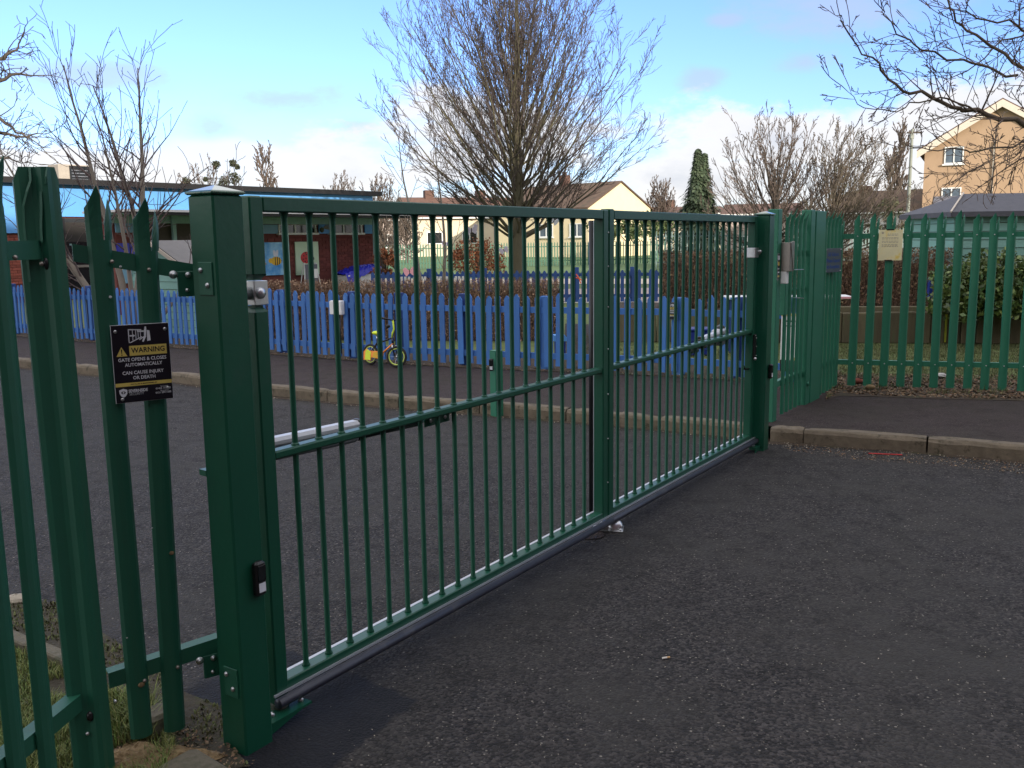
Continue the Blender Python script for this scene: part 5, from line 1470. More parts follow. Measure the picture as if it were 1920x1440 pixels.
# front wing with the covered way
w0p = P(215, 470, 20.8); w1p = P(706, 460, 27.05); w0p.z = 0; w1p.z = 0
wd = (w1p - w0p).normalized(); Lw = (w1p - w0p).length
wg = thing('school_wing', 'red brick school wing with flat pale-edged canopy, high windows and painted animal panels', 'building', tuple(w0p), ang(wd))
fwg = on_plane(w0p, wd)
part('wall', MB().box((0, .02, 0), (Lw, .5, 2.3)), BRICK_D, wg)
part('canopy', MB().box((-.35, -1.3, 2.335), (Lw + .25, .6, 2.385)), SOFTW, wg)
part('gutter', MB().box((-.3, -1.25, 2.275), (Lw + .2, -1.0, 2.334)), BROWNBLK, wg)
part('soffit', MB().box((-.2, -1.0, 2.29), (Lw + .1, .0, 2.32)), MINT2, wg)
part('fascia', MB().box((-.2, -.04, 2.12), (Lw, .0, 2.285)), MINT2, wg)
wn_ = V((-wd.y, wd.x, 0))
def wpos(px, off):
    return PL(px, 480, w0p - wn_ * off, wd)
def wrect(name, x0, y0, x1, y1, ya, yb, m, parent=wg): return part(name, prect(fwg, x0, y0, x1, y1, ya, yb), m, parent)
for x0, x1, nm in ((470, 520, BLUE_P2), (597, 617, BLUE_P), (683, 699, BLUE_P)):
    wrect('blue_panel', x0, 421, x1, 438, -.03, .018, nm)
for x0, x1, muls in ((521, 594, (552, 590)), (617, 680, (643, 676))):
    w = wrect('window', x0, 422, x1, 436.5, -.012, .018, GLASS_D)
    for mx in (x0 + 1,) + muls: wrect('frame', mx - 1.6, 422, mx + 1.6, 436.5, -.04, -.013, UPVC, w)
    wrect('sill', x0 - 2, 436.6, x1 + 1, 440, -.08, .018, UPVC, w)
    wrect('frame', x0, 421, x1, 422.2, -.04, -.013, UPVC, w)
b0s = fwg(495, 450)[0]; b1s = fwg(700, 450)[0]
bee0, bz1 = fwg(494, 454.5); bee1, bz0 = fwg(532, 515)
la0, lz1 = fwg(551.5, 453.5); la1, lz0 = fwg(597.5, 514)
bricks(wg, bkd, b0s, b1s, .86, 1.78, 0, [(bee0 - .5, bee1 - .1, bz0 + .05, bz1 - .05), (la0 + .1, la1 - .1, lz0 + .05, lz1 - .05)])
part('header_course', MB().box((fwg(520, 440)[0], -.008, 1.79), (b1s - .1, .018, 1.84)), BRICK_D, wg)
bp = thing('painted_panel', 'blue painted board with a yellow striped bee on the brick wing', 'mural', tuple(w0p + wd * bee0 + V((0, 0, bz0))), ang(wd), 'painted animal boards on the school wing')
W_, H_ = bee1 - bee0, bz1 - bz0
part('board', MB().box((0, -.035, 0), (W_, -.004, H_)), BEE_SKY, bp)
cx = W_ * .58; cz = H_ * .43
bd_ = MB().ball((cx, -.037, cz), .13, 20, 10, (1.28, .05, .86)); bdo = part('bee_body', bd_, BEE_Y, bp)
for dx in (-.045, .02, .085):
    h_ = .106 * math.sqrt(max(0, 1 - ((dx + .012) / .166) ** 2))
    part('stripe', MB().box((cx + dx, -.046, cz - h_), (cx + dx + .026, -.0445, cz + h_)), BEE_K, bdo)
part('bee_head', MB().ball((cx - .17, -.037, cz + .01), .07, 14, 8, (1, .05, .9)), BEE_Y, bp)
part('sting', MB().prism([(cx + .16, cz - .012), (cx + .19, cz), (cx + .16, cz + .012)], -.04, -.036), BEE_K, bp)
for sx_, tl in ((-.035, .22), (.045, -.2)):
    w = part('bee_wing', MB().ball((0, 0, 0), .095, 14, 8, (.46, .05, 1)), BEE_W, bp)
    w.location = (cx + sx_ - .01, -.0375, cz + .19); w.rotation_euler = (0, -tl, 0)
lp_ = thing('painted_panel', 'pale green painted board with a red spotted ladybird on the brick wing', 'mural', tuple(w0p + wd * la0 + V((0, 0, lz0))), ang(wd), 'painted animal boards on the school wing')
W_, H_ = la1 - la0, lz1 - lz0
part('board', MB().box((0, -.035, 0), (W_, -.004, H_)), LADY_BG, lp_)
cx = W_ * .45; cz = H_ * .52
lb = part('ladybird_body', MB().ball((cx, -.037, cz), .17, 20, 10, (1.12, .05, .92)), RED, lp_)
for dx, dz in ((-.09, .05), (.0, .08), (.09, .05), (-.11, -.04), (-.02, -.02), (.07, -.04), (-.05, -.1), (.04, -.1), (-.03, .13)):
    part('spot', MB().ball((cx + dx, -.0465, cz + dz), .022, 10, 6, (1, .06, 1)), BEE_K, lb)
part('ladybird_head', MB().ball((cx + .2, -.037, cz - .03), .07, 14, 8, (1, .05, 1)), BEE_K, lp_)
# canopy posts
for px in (541, 622, 702):
    s_ = (wpos(px, .6) - w0p).dot(wd)
    part('post', MB().bbox((s_ - .02, -.62, 0), (s_ + .02, -.575, 2.288), .004), MINT2, wg)
# left end of the wing: posts, dark opening, blue mural
wrect('opening', 262, 418, 366, 455, -.01, .018, BARK_D)
wrect('post', 317, 404, 327, 455, -.12, -.05, MINT2)
wrect('brick_band', 215, 436, 264, 456, -.012, .018, BRICK_D)
wrect('mural', 218, 456, 264, 496, -.03, .018, TARP)
wrect('grey_panel', 215, 415, 264, 436, -.03, .018, BLUE_P2)
wrect('low_panel', 226, 497, 262, 530, -.02, .018, BLUE_P2)
# straw decoration under the canopy
sd_ = thing('hanging_decoration', 'frayed straw decoration hanging under the wing canopy between the windows', 'decoration', tuple(w0p + wd * fwg(597, 430)[0] - V((-wd.y, wd.x, 0)) * .2 + V((0, 0, fwg(597, 427)[1]))), ang(wd))
mb = MB(); rn = random.Random(2)
for _ in range(60):
    a = rn.uniform(-.5, .6); mb.tube([(0, 0, 0), (.22 * math.cos(a) * rn.uniform(.5, 1.3), rn.uniform(-.05, .05), .14 * math.sin(a))], .004, 3)
stuff(part('straw', mb, CHIP, sd_)); part('bundle', MB().ball((-.05, 0, -.06), .06, 10, 6, (1, 1, 1.2)), DULLBUSH, sd_)
# easel
eb = wpos(580, .4)
es = thing('easel', 'white A-frame easel standing against the ladybird board', 'easel', (eb.x, eb.y, .1), ang(wd))
for x in (-.26, .26):
    for y in (-.14, .14):
        part('leg', MB().tube([(x * 1.2, y, 0), (x * .72, y * .12, 1.02)], .016, 6), UPVC, es)
part('board', MB().box((-.2, -.06, .42), (.2, -.045, .98)), GREY_W, es)
part('paper', MB().box((.05, -.075, .62), (.19, -.062, .86)), UPVC, es)
# tarpaulin-covered heap on a white box
tp = wpos(669, .5)
tb_ = thing('covered_box', 'creased blue tarpaulin draped over a white box by the end canopy post', 'covered box', (tp.x, tp.y, .1), ang(wd))
part('box', MB().bbox((-.62, -.3, 0), (.62, .3, .66), .02), SOFTW, tb_)
mb = MB(); nx, ny = 22, 12; vs = []; rn = random.Random(6)
hts = [[rn.uniform(-.03, .03) for _ in range(ny + 1)] for _ in range(nx + 1)]
for i in range(nx + 1):
    for j in range(ny + 1):
        u = i / nx; v = j / ny
        e = min(v, 1 - v) * 2
        z = .70 + .20 * math.sin(min(1, u * 1.3) * math.pi * .5) + hts[i][j] - (.32 * (1 - min(1, e * 4)) * (1 - .8 * u * (v < .5)))
        vs.append((-.66 + 1.32 * u, -.36 + .72 * v + (.03 * math.sin(u * 20) if j in (0, ny) else 0), z))
mb.add(vs, [(i * (ny + 1) + j, (i + 1) * (ny + 1) + j, (i + 1) * (ny + 1) + j + 1, i * (ny + 1) + j + 1) for i in range(nx) for j in range(ny)])
part('tarpaulin', mb, TARP, tb_)

# ------------------------------------------------------------------ mint playhouse and shed
def boarded_shed(name, label, base, rz, w, dp, eave, ridge, z0=0.1, roofm=FELT, wall=MINT, barge=BARGE, over=.12, bh=.13, cat='shed'):
    """gable end faces local -y; x = width, y = depth, ridge along y"""
    t = thing(name, label, cat, (base.x, base.y, z0), rz)
    e, r_ = eave - z0, ridge - z0
    part('frame', MB().prism([(.02, 0), (w - .02, 0), (w - .02, e - .02), (w / 2, r_ - .03), (.02, e - .02)], .02, dp - .02), HEDGE_C, t)
    z = 0
    while z < r_ - .05:
        zz = min(z + bh - .008, r_ - .02)
        def xl(zq): return 0 if zq <= e else (zq - e) / (r_ - e) * w / 2
        a, b = xl(z), xl(zz)
        part('board', MB().add([(a, 0, z), (w - a, 0, z), (w - b, .012, zz), (b, .012, zz), (a, .02, z), (w - a, .02, z), (w - b, .02, zz), (b, .02, zz)],
             [(0, 1, 2, 3), (7, 6, 5, 4), (0, 4, 5, 1), (3, 2, 6, 7), (0, 3, 7, 4), (1, 5, 6, 2)]), wall, t)
        if zz <= e:
            for sx_ in (0, 1):
                part('board', MB().box((-.012 if sx_ == 0 else w - .001, .0, z), (.001 if sx_ == 0 else w + .012, dp, zz)), wall, t)
        z += bh
    sl_ = (r_ - e) / (w / 2)
    for sgn in (-1, 1):
        xo = w / 2 + sgn * (w / 2 + over); zo = r_ - sl_ * (w / 2 + over)
        part('roof', MB().add([(w / 2, -over, r_ + .02), (w / 2, dp + over, r_ + .02), (xo, dp + over, zo + .02), (xo, -over, zo + .02),
                               (w / 2, -over, r_ - .015), (w / 2, dp + over, r_ - .015), (xo, dp + over, zo - .015), (xo, -over, zo - .015)],
             [(0, 1, 2, 3), (7, 6, 5, 4), (0, 4, 5, 1), (1, 5, 6, 2), (2, 6, 7, 3), (3, 7, 4, 0)]), roofm, t)
        part('bargeboard', MB().add([(w / 2, -over - .02, r_ + .0), (xo, -over - .02, zo + .0), (xo, -over - .02, zo - .07), (w / 2, -over - .02, r_ - .07),
                                     (w / 2, -over - .002, r_ + .0), (xo, -over - .002, zo + .0), (xo, -over - .002, zo - .07), (w / 2, -over - .002, r_ - .07)],
             [(0, 1, 2, 3), (7, 6, 5, 4), (0, 4, 5, 1), (1, 5, 6, 2), (2, 6, 7, 3), (3, 7, 4, 0)]), barge, t)
    return t
sb0 = P(250, 540, 16.8); sb1 = P(352, 540, 15.9)
dd = (sb1 - sb0); dd.z = 0
boarded_shed('playhouse', 'small mint boarded playhouse with a pale felt roof beside the young tree', sb0, ang(dd), dd.length, 1.5, P(352, 494, 15.9).z, P(292, 453, 16.4).z, roofm=FELT_L)
# long dark-roofed shed on the right: long wall faces us
s0_ = P(1786, 500, 15.0); s0_.z = .1
e_ = P(1790, 401, 15).z; r_ = P(1802, 367, 15.9).z
sh_ = thing('shed', 'long mint boarded shed with a dark felt roof behind the palisade on the right', 'shed', (s0_.x, s0_.y, .1), -.02)
part('frame', MB().box((.03, .03, 0), (4.4, 1.8, e_ - .12)), HEDGE_C, sh_)
z = 0
while z < e_ - .24:
    part('board', MB().add([(0, 0, z), (4.4, 0, z), (4.4, .014, z + .124), (0, .014, z + .124), (0, .03, z), (4.4, .03, z), (4.4, .03, z + .124), (0, .03, z + .124)],
                           [(0, 1, 2, 3), (7, 6, 5, 4), (0, 4, 5, 1), (3, 2, 6, 7), (0, 3, 7, 4), (1, 5, 6, 2)]), MINT, sh_)
    part('board', MB().box((-.014, .0, z), (.0, 1.8, z + .122)), MINT, sh_)
    z += .132
ze = e_ - .1; zr = r_ - .1
for ya, za in ((-.12, ze), (1.95, ze)):
    part('roof', MB().add([(-.12, ya, za + .03), (4.5, ya, za + .03), (4.5, .9, zr + .03), (.52, .9, zr + .03), (-.12, ya, za - .05), (4.5, ya, za - .05), (4.5, .9, zr - .03), (.52, .9, zr - .03)],
                          [(0, 1, 2, 3), (7, 6, 5, 4), (0, 4, 5, 1), (1, 5, 6, 2), (2, 6, 7, 3), (3, 7, 4, 0)]), FELT, sh_)
part('roof_end', MB().add([(-.125, -.12, ze + .03), (-.125, 1.95, ze + .03), (.515, .9, zr + .03), (-.125, -.12, ze - .05), (-.125, 1.95, ze - .05), (.515, .9, zr - .05)],
     [(0, 2, 1), (3, 4, 5), (0, 1, 4, 3), (1, 2, 5, 4), (2, 0, 3, 5)]), FELT, sh_)
part('bargeboard', MB().tube([(-.135, -.135, ze + .03), (.50, .87, zr + .045)], .016, 4), BARGE, sh_)

# ------------------------------------------------------------------ timber retaining wall
tw0 = P(1150, 600, 14.0); tw1 = P(1960, 600, 13.0); tw0.z = tw1.z = 0
td = (tw1 - tw0).normalized(); Lt = (tw1 - tw0).length
rw = thing('retaining_wall', 'low mossy wall of upright timbers below the brown hedge', 'wall', (tw0.x, tw0.y, .1), ang(td))
x = 0; k = 0
while x < Lt:
    w = R.uniform(.185, .225)
    part('timber', MB().bbox((x + .004, R.uniform(-.01, .012), 0), (x + w - .004, .13, .45 + R.uniform(-.015, .015)), .012), SLEEPER, rw)
    if k % 4 == 3 and x > 2.6: part('yellow_edge', MB().box((x - .012, -.012, .02), (x + .018, -.011, .42)), YEL_OLD, rw)
    x += w; k += 1
part('cap_rail', MB().bbox((2.2, .135, .40), (Lt, .25, .52), .01), SLEEPER, rw)
sheet('raised_bed', [tuple((tw0 + td * .2)[:2]), tuple(tw1[:2]), tuple((tw1 + V((0, 2.5, 0)))[:2]), tuple((tw0 + td * .2 + V((0, 2.5, 0)))[:2])], .52, SOIL)
bpst = thing('blue_marker_post', 'short bright blue post standing on the raised bed by the laurel', 'post', tuple(P(1743, 556, 13.6)), 0)
part('post', MB().bbox((-.03, -.03, -.03), (.03, .03, .27), .006), BLUE_B, bpst)
part('cap', MB().ball((0, 0, .272), .03, 10, 6, (1, 1, .5)), BLUE_B, bpst)
# play table top and storage boxes behind the blue fence
ptb = P(1362, 562, 12.4)
pt = thing('play_table', 'low play table with a pale printed top behind the far gate post', 'table', (ptb.x, ptb.y, .1), -.12)
tz = ptb.z - .1
part('table_top', MB().bbox((0, 0, tz), (1.62, .4, tz + .035), .008), WHITEP, pt)
for k, (a, b, m_) in enumerate(((.05, .3, BLUE_P), (.34, .52, SIGN_Y), (.56, .9, BLUE_P2), (1.0, 1.2, SIGN_Y), (1.28, 1.6, PINKF))):
    part('print', MB().box((a, -.003, tz + .006), (b, -.0005, tz + .03)), m_, pt)
for x in (.06, .8):
    for y in (.05, .3): part('leg', MB().box((x, y, 0), (x + .05, y + .05, tz)), BLUE_D, pt)
bx = P(1282, 642, 12.2)
sb_ = thing('storage_box', 'dark blue plastic storage box on the lawn behind the blue fence', 'box', (bx.x, bx.y, .1), -.05)
part('body', MB().bbox((0, 0, 0), (.36, .3, .33), .02), BLUE_B, sb_); part('lid', MB().bbox((-.015, -.015, .331), (.375, .315, .36), .008), BLUE_B, sb_)
for a in (.08, .2): part('rib', MB().box((.02, -.008, a), (.34, -.0005, a + .02)), BLUE_D, sb_)
bx = P(1042, 668, 11.9)
lb_ = thing('litter_bin', 'dark blue bin with a pale sloping lid behind the blue fence post', 'bin', (bx.x, bx.y, .1), .1)
part('body', MB().bbox((0, 0, 0), (.13, .14, .25), .01), BLUE_B, lb_)
part('lid', MB().prism([(-.02, .251), (.17, .251), (.17, .27), (.12, .33), (-.02, .33)], -.01, .16), BLUE_P, lb_)
part('label', MB().box((.03, -.003, .13), (.075, -.0005, .155)), MINT, lb_); part('label', MB().box((.03, -.003, .09), (.075, -.0005, .105)), WHITEP, lb_)

# ------------------------------------------------------------------ second blue fence, farther off
q0 = P(700, 560, 23.5); q1 = P(1247, 560, 22.5); q0.z = q1.z = 0
qd = (q1 - q0).normalized(); Lq = (q1 - q0).length
b2 = thing('picket_fence', 'darker blue picket fence across the playground, behind the hedge and tree trunk', 'fence', (q0.x, q0.y, .1), ang(qd))
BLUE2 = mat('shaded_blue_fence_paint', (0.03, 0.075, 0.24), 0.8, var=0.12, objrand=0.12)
pk2 = [picket_mesh(.76 + .01 * k, .085, .05, .02, 'picket', BLUE2) for k in range(2)]
n_ = int(Lq / .135)
for k in range(n_): place('picket', pk2[k % 2], b2, (k * .135, 0, .03))
for z in (.68, .17): part('rail', MB().box((0, .021, z - .04), (Lq, .06, z + .04)), BLUE2, b2)
for k in range(5):
    s_ = on_plane(q0, qd)(708 + (0, 95, 200, 373, 477)[k], 530)[0]
    part('post', MB().box((s_ - .05, .061, 0), (s_ + .05, .15, .86)), BLUE2, b2)
part('base_board', MB().box((Lq * .6, -.03, 0), (Lq, -.005, .025)), SOFTW, b2)
for px in (753, 760, 767, 777, 791, 797, 820, 826, 832, 838, 843, 855, 861, 868, 874):
    s_ = on_plane(q0, qd)(px, 516)[0]
    part('white_tag', MB().box((s_ - .028, -.012, .57), (s_ + .028, -.002, .67)), SOFTW, b2)
sheet('play_surface', [tuple(P(1030, 560, 23.2)[:2]), tuple(P(1250, 560, 22.2)[:2]), tuple(P(1260, 560, 29)[:2]), tuple(P(1020, 560, 29)[:2])], .116, PINK)

# far palisades: too fine to tell the pales apart one by one
def far_palisade(label, pa_, pb_, z0, z1, m, pitch=.16, w=.07):
    d = V((pb_.x - pa_.x, pb_.y - pa_.y, 0)); L = d.length; d.normalize()
    t = thing('palisade_fence', label, 'fence', (pa_.x, pa_.y, z0), ang(d))
    mb = MB(); H = z1 - z0; x = 0
    while x < L:
        mb.add([(x - w / 2, 0, .05), (x + w / 2, 0, .05), (x + w / 2, 0, H - .1), (x, 0, H), (x - w / 2, 0, H - .1), (x, .03, .05), (x, .03, H - .05)], [(0, 1, 2, 3, 4), (1, 5, 6, 2), (0, 4, 6, 5)]); x += pitch
    stuff(part('pales', mb, m, t))
    for z in (.3, H - .3): part('rail', MB().box((0, .03, z), (L, .05, z + .05)), m, t)
    return t
GREEN_F = mat('far_palisade_green', (0.03, 0.11, 0.065), .6, var=.1)
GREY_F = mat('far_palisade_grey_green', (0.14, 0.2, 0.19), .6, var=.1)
far_palisade('distant green palisade fence across the grass behind the big tree', P(690, 500, 50), P(1250, 500, 56), .1, 1.5, GREEN_F)
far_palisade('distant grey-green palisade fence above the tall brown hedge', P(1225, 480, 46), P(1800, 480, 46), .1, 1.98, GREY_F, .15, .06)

# hanging butterflies on the saplings
for px, py, y, m_, s, lab in ((884, 432, 20, LILAC, .17, 'largest pale lilac fabric butterfly among the twigs'), (836, 457, 18, LILAC, .10, 'small lilac fabric butterfly between the saplings'),
                              (945, 470, 20, LILAC, .12, 'lilac fabric butterfly just left of the big trunk'), (768, 510, 17, PINKF, .13, 'pink fabric butterfly low by the forked sapling'), (1038, 415, 22, BEE_W, .14, 'pale blue fabric butterfly right of the big trunk')):
    t = thing('fabric_butterfly', lab, 'decoration', tuple(P(px, py, y)), R.uniform(-.5, .5), 'fabric butterflies hung among the trees')
    t.rotation_euler = (R.uniform(-.4, .4), R.uniform(-.5, .5), R.uniform(-.5, .5))
    for sg in (-1, 1):
        part('wing', MB().prism([(0, -.1 * s), (sg * .5 * s, -.6 * s), (sg * .75 * s, -.2 * s), (sg * .9 * s, .5 * s), (sg * .5 * s, .7 * s), (0, .15 * s)][::sg], -.004 + sg * .002, .004), m_, t)
    part('body', MB().ball((0, 0, 0), .08 * s, 8, 5, (1, 1, 5)), BEE_K, t)
rb_ = thing('ribbon', 'orange ribbon knotted on the far blue fence', 'ribbon', tuple(P(1085, 522, 22.3)), 0)
part('strand', MB().tube([(-.06, 0, .1), (0, -.01, .02), (.05, 0, -.12)], .014, 5), ORNG, rb_); part('strand', MB().tube([(-.07, 0, .02), (0, 0, .0), (.07, 0, -.04)], .014, 5), ORNG, rb_)

# ------------------------------------------------------------------ houses
def gable_house(name, label, cat, base, rz, w, dp, eave, ridge, wallm, roofm, chims=(), wins=(), over=.25, barge=None, overg=.15, group=None, z0=0.1, fasc=None):
    """gable end faces local -y; windows: (face, x, z, w, h) with face 'g' (gable) or 'l' (left side wall)"""
    t = thing(name, label, cat, (base.x, base.y, z0), rz, group)
    e, r_ = eave - z0, ridge - z0
    part('wall', MB().prism([(0, 0), (w, 0), (w, e), (w / 2, r_ - .05), (0, e)], 0, dp), wallm, t)
    sl_ = (r_ - e) / (w / 2)
    for sgn in (-1, 1):
        xo = w / 2 + sgn * (w / 2 + over); zo = r_ - sl_ * (w / 2 + over)
        ro = part('roof', MB().add([(w / 2, -overg, r_ + .1), (w / 2, dp + overg, r_ + .1), (xo, dp + overg, zo + .1), (xo, -overg, zo + .1),
                               (w / 2, -overg, r_ - .03), (w / 2, dp + overg, r_ - .03), (xo, dp + overg, zo - .03), (xo, -overg, zo - .03)],
             [(0, 1, 2, 3), (7, 6, 5, 4), (0, 4, 5, 1), (1, 5, 6, 2), (2, 6, 7, 3), (3, 7, 4, 0)]), roofm, t)
        if barge:
            part('bargeboard', MB().add([(w / 2, -overg - .04, r_ + .02), (xo, -overg - .04, zo + .02), (xo, -overg - .04, zo - .42), (w / 2, -overg - .04, r_ - .42),
                                     (w / 2, -overg - .002, r_ + .02), (xo, -overg - .002, zo + .02), (xo, -overg - .002, zo - .42), (w / 2, -overg - .002, r_ - .42)],
             [(0, 1, 2, 3), (7, 6, 5, 4), (0, 4, 5, 1), (1, 5, 6, 2), (2, 6, 7, 3), (3, 7, 4, 0)]), barge, t)
        if sgn < 0:
            for (x, y, ww, hh) in chims:
                c = part('chimney', MB().box((w / 2 - ww / 2, y, r_ - .5), (w / 2 + ww / 2, y + ww, r_ + hh)), TILE_R, ro)
                for k in (-.22, .22): place('chimney_pot', MB().tube([(0, 0, 0), (0, 0, .3)], .1, 8).mesh('chimney_pot', TILE_R), ro, (w / 2 + k * ww, y + ww / 2, r_ + hh))
    for (f, x, z, ww, hh, nm) in wins:
        if f == 'g': M = Matrix.Translation((x, -.02, z))
        else: M = Matrix.Translation((-.02, x, z)) @ Matrix.Rotation(-math.pi / 2, 4, 'Z')
        w_ = part('window', MB().box((0, -.005, 0), (ww, .015, hh), M), GLASS_B, t)
        fr_ = MB()
        k = .07
        for a, b in (((0, -.05, 0), (k, -.006, hh)), ((ww - k, -.05, 0), (ww, -.006, hh)), ((k, -.05, 0), (ww - k, -.006, k)), ((k, -.05, hh - k), (ww - k, -.006, hh))):
            fr_.box(a, b, M)
        for j in range(1, nm): fr_.box((ww * j / nm - k / 2, -.05, k), (ww * j / nm + k / 2, -.006, hh - k), M)
        stuff(part('frame', fr_, UPVC, w_)) if False else part('frame', fr_, UPVC, w_)
        part('sill', MB().box((-.1, -.14, -.09), (ww + .1, -.006, -.002), M), UPVC, w_)
    return t
c0 = P(1103, 440, 78); c1 = P(1219, 440, 84); dd = c1 - c0; dd.z = 0
gable_house('house', 'cream rendered house with bare gable end and dark brown roof right of the big tree', 'house', c0, ang(dd), dd.length, 11, P(1103, 388, 78).z, P(1163, 341, 81).z,
            CREAM, TILE_B, chims=((0, 6.0, .75, .9),), wins=(('l', 2.0, 1.7, 1.6, 1.1, 2), ('l', 5.5, 1.7, 1.6, 1.1, 2), ('l', 8.4, .6, .9, 2.0, 1)))
c0 = P(775, 440, 84); c1 = P(1010, 440, 88); dd = c1 - c0; dd.z = 0
def row_house(label, pxa, pxb, ya, yb, py_eave, py_ridge, wallm, roofm, dp=8, chim=(), wins=(), group=None):
    """long side faces us; ridge parallel to that side"""
    a = P(pxa, 440, ya); b = P(pxb, 440, yb); d = b - a; d.z = 0; L = d.length
    ez = P(pxa, py_eave, ya).z; rzz = P((pxa + pxb) / 2, py_ridge, (ya + yb) / 2 + dp / 2).z
    t = thing('house', label, 'house', (a.x, a.y, .1), ang(d), group)
    e, r_ = ez - .1, rzz - .1
    vs = [(0, 0), (dp, 0), (dp, e), (dp / 2, r_ - .05), (0, e)]
    M = Matrix(((0, 1, 0, 0), (1, 0, 0, 0), (0, 0, 1, 0), (0, 0, 0, 1)))
    part('wall', MB().prism(vs, 0, L, M), wallm, t)
    for sg in (0, 1):
        yo = -.3 if sg == 0 else dp + .3; sl_ = (r_ - e) / (dp / 2); zo = e - sl_ * .3
        ro = part('roof', MB().add([(-.2, dp / 2, r_ + .1), (L + .2, dp / 2, r_ + .1), (L + .2, yo, zo + .1), (-.2, yo, zo + .1), (-.2, dp / 2, r_ - .04), (L + .2, dp / 2, r_ - .04), (L + .2, yo, zo - .04), (-.2, yo, zo - .04)],
             [(0, 1, 2, 3), (7, 6, 5, 4), (0, 4, 5, 1), (1, 5, 6, 2), (2, 6, 7, 3), (3, 7, 4, 0)]), roofm, t)
        if sg == 0:
            for x, ww, hh in chim: part('chimney', MB().box((x, dp / 2 - ww / 2, r_ - .4), (x + ww, dp / 2 + ww / 2, r_ + hh)), TILE_R, ro)
    part('gutter', MB().box((-.2, -.42, e - .12), (L + .2, -.31, e + .0)), UPVC, t)
    for x, z, ww, hh in wins:
        w_ = part('window', MB().box((x, -.02, z), (x + ww, .01, z + hh)), GLASS_D, t)
        fr_ = MB()
        for a_, b_ in (((x, -.05, z), (x + .08, -.021, z + hh)), ((x + ww - .08, -.05, z), (x + ww, -.021, z + hh)), ((x + .08, -.05, z), (x + ww - .08, -.021, z + .08)), ((x + .08, -.05, z + hh - .08), (x + ww - .08, -.021, z + hh)), ((x + ww / 2 - .04, -.05, z + .08), (x + ww / 2 + .04, -.021, z + hh - .08))): fr_.box(a_, b_)
        part('frame', fr_, UPVC, w_)
    return t
row_house('cream fronted house with a brown roof left of the tree trunk', 770, 985, 92, 96, 408, 372, CREAM2, TILE_R, chim=((2.5, .9, .8), (8, .9, .8)), wins=((1.6, 1.2, 1.6, 1.2), (5.2, 1.2, 1.6, 1.2), (8.6, 1.2, 1.4, 1.2)))
row_house('greyish pink house with a brown roof beyond the school end', 690, 768, 76, 78, 412, 380, PINK, TILE_R, dp=7, wins=((1.0, 1.0, 1.4, 1.1),))
row_house('low brown tiled roof just right of the cream gable', 1212, 1362, 110, 110, 401, 389, CREAM2, TILE_R, chim=((3, .9, .9),))
row_house('brown roofed house behind the pair of bare trees', 1355, 1500, 86, 84, 402, 384, PINK, TILE_R, wins=((1.5, .6, 1.4, 1.0),))
row_house('brown roofed row with a small chimney between the pole and the bare trees', 1560, 1735, 74, 70, 400, 360, SOFTW, TILE_B, chim=((.9, .8, .5),), wins=((2.2, .8, 1.4, 1.1), (4.8, .8, 1.4, 1.1)))
# tan rendered block
a0_ = P(1726, 440, 60); a1_ = P(2010, 440, 56.3); dd = a1_ - a0_; dd.z = 0
wl_ = dd.length
ft = on_plane(V((a0_.x, a0_.y, 0)), dd.normalized())
def tw(x0, y0, x1, y1, nm):
    s_, z_ = ft(x0, y1); e2, z2 = ft(x1, y0); return ('g', s_, z_ - .1, e2 - s_, z2 - z_, nm)
tn = gable_house('apartment_block', 'tall tan rendered block with a wide pale gable board on the right', 'building', a0_, ang(dd), wl_, 14, P(1726, 276, 60).z, P(1869, 188, 58.2).z, TAN, TILE_R,
                 wins=(tw(1770, 274, 1808, 308, 2), tw(1764, 351, 1803, 386, 2), tw(1767, 420, 1806, 455, 2)), over=.45, overg=.35, barge=BARGE)
sD, _ = ft(1863, 300)
part('drainpipe', MB().tube([(sD, -.08, 0), (sD, -.08, ft(1863, 268)[1])], .055, 8), BARGE, tn)
lt_ = P(1742, 440, 56); 
ln = thing('lean_to', 'grey pitched lean-to at the foot of the tan block', 'outbuilding', (lt_.x, lt_.y, .1), ang(dd))
z1_ = P(1742, 366, 56).z - .1; z0_ = P(1742, 398, 56).z - .1
part('roof', MB().add([(0, -.2, z0_ - .3), (2.6, -.2, z0_ - .3), (2.6, 2.4, z1_), (0, 2.4, z1_), (0, -.2, z0_ - .45), (2.6, -.2, z0_ - .45), (2.6, 2.4, z1_ - .15), (0, 2.4, z1_ - .15)],
                      [(0, 1, 2, 3), (7, 6, 5, 4), (0, 4, 5, 1), (1, 5, 6, 2), (2, 6, 7, 3), (3, 7, 4, 0)]), GREY_W, ln)
part('wall', MB().box((.1, 0, 0), (2.5, 2.3, z0_ - .46)), TAN, ln)
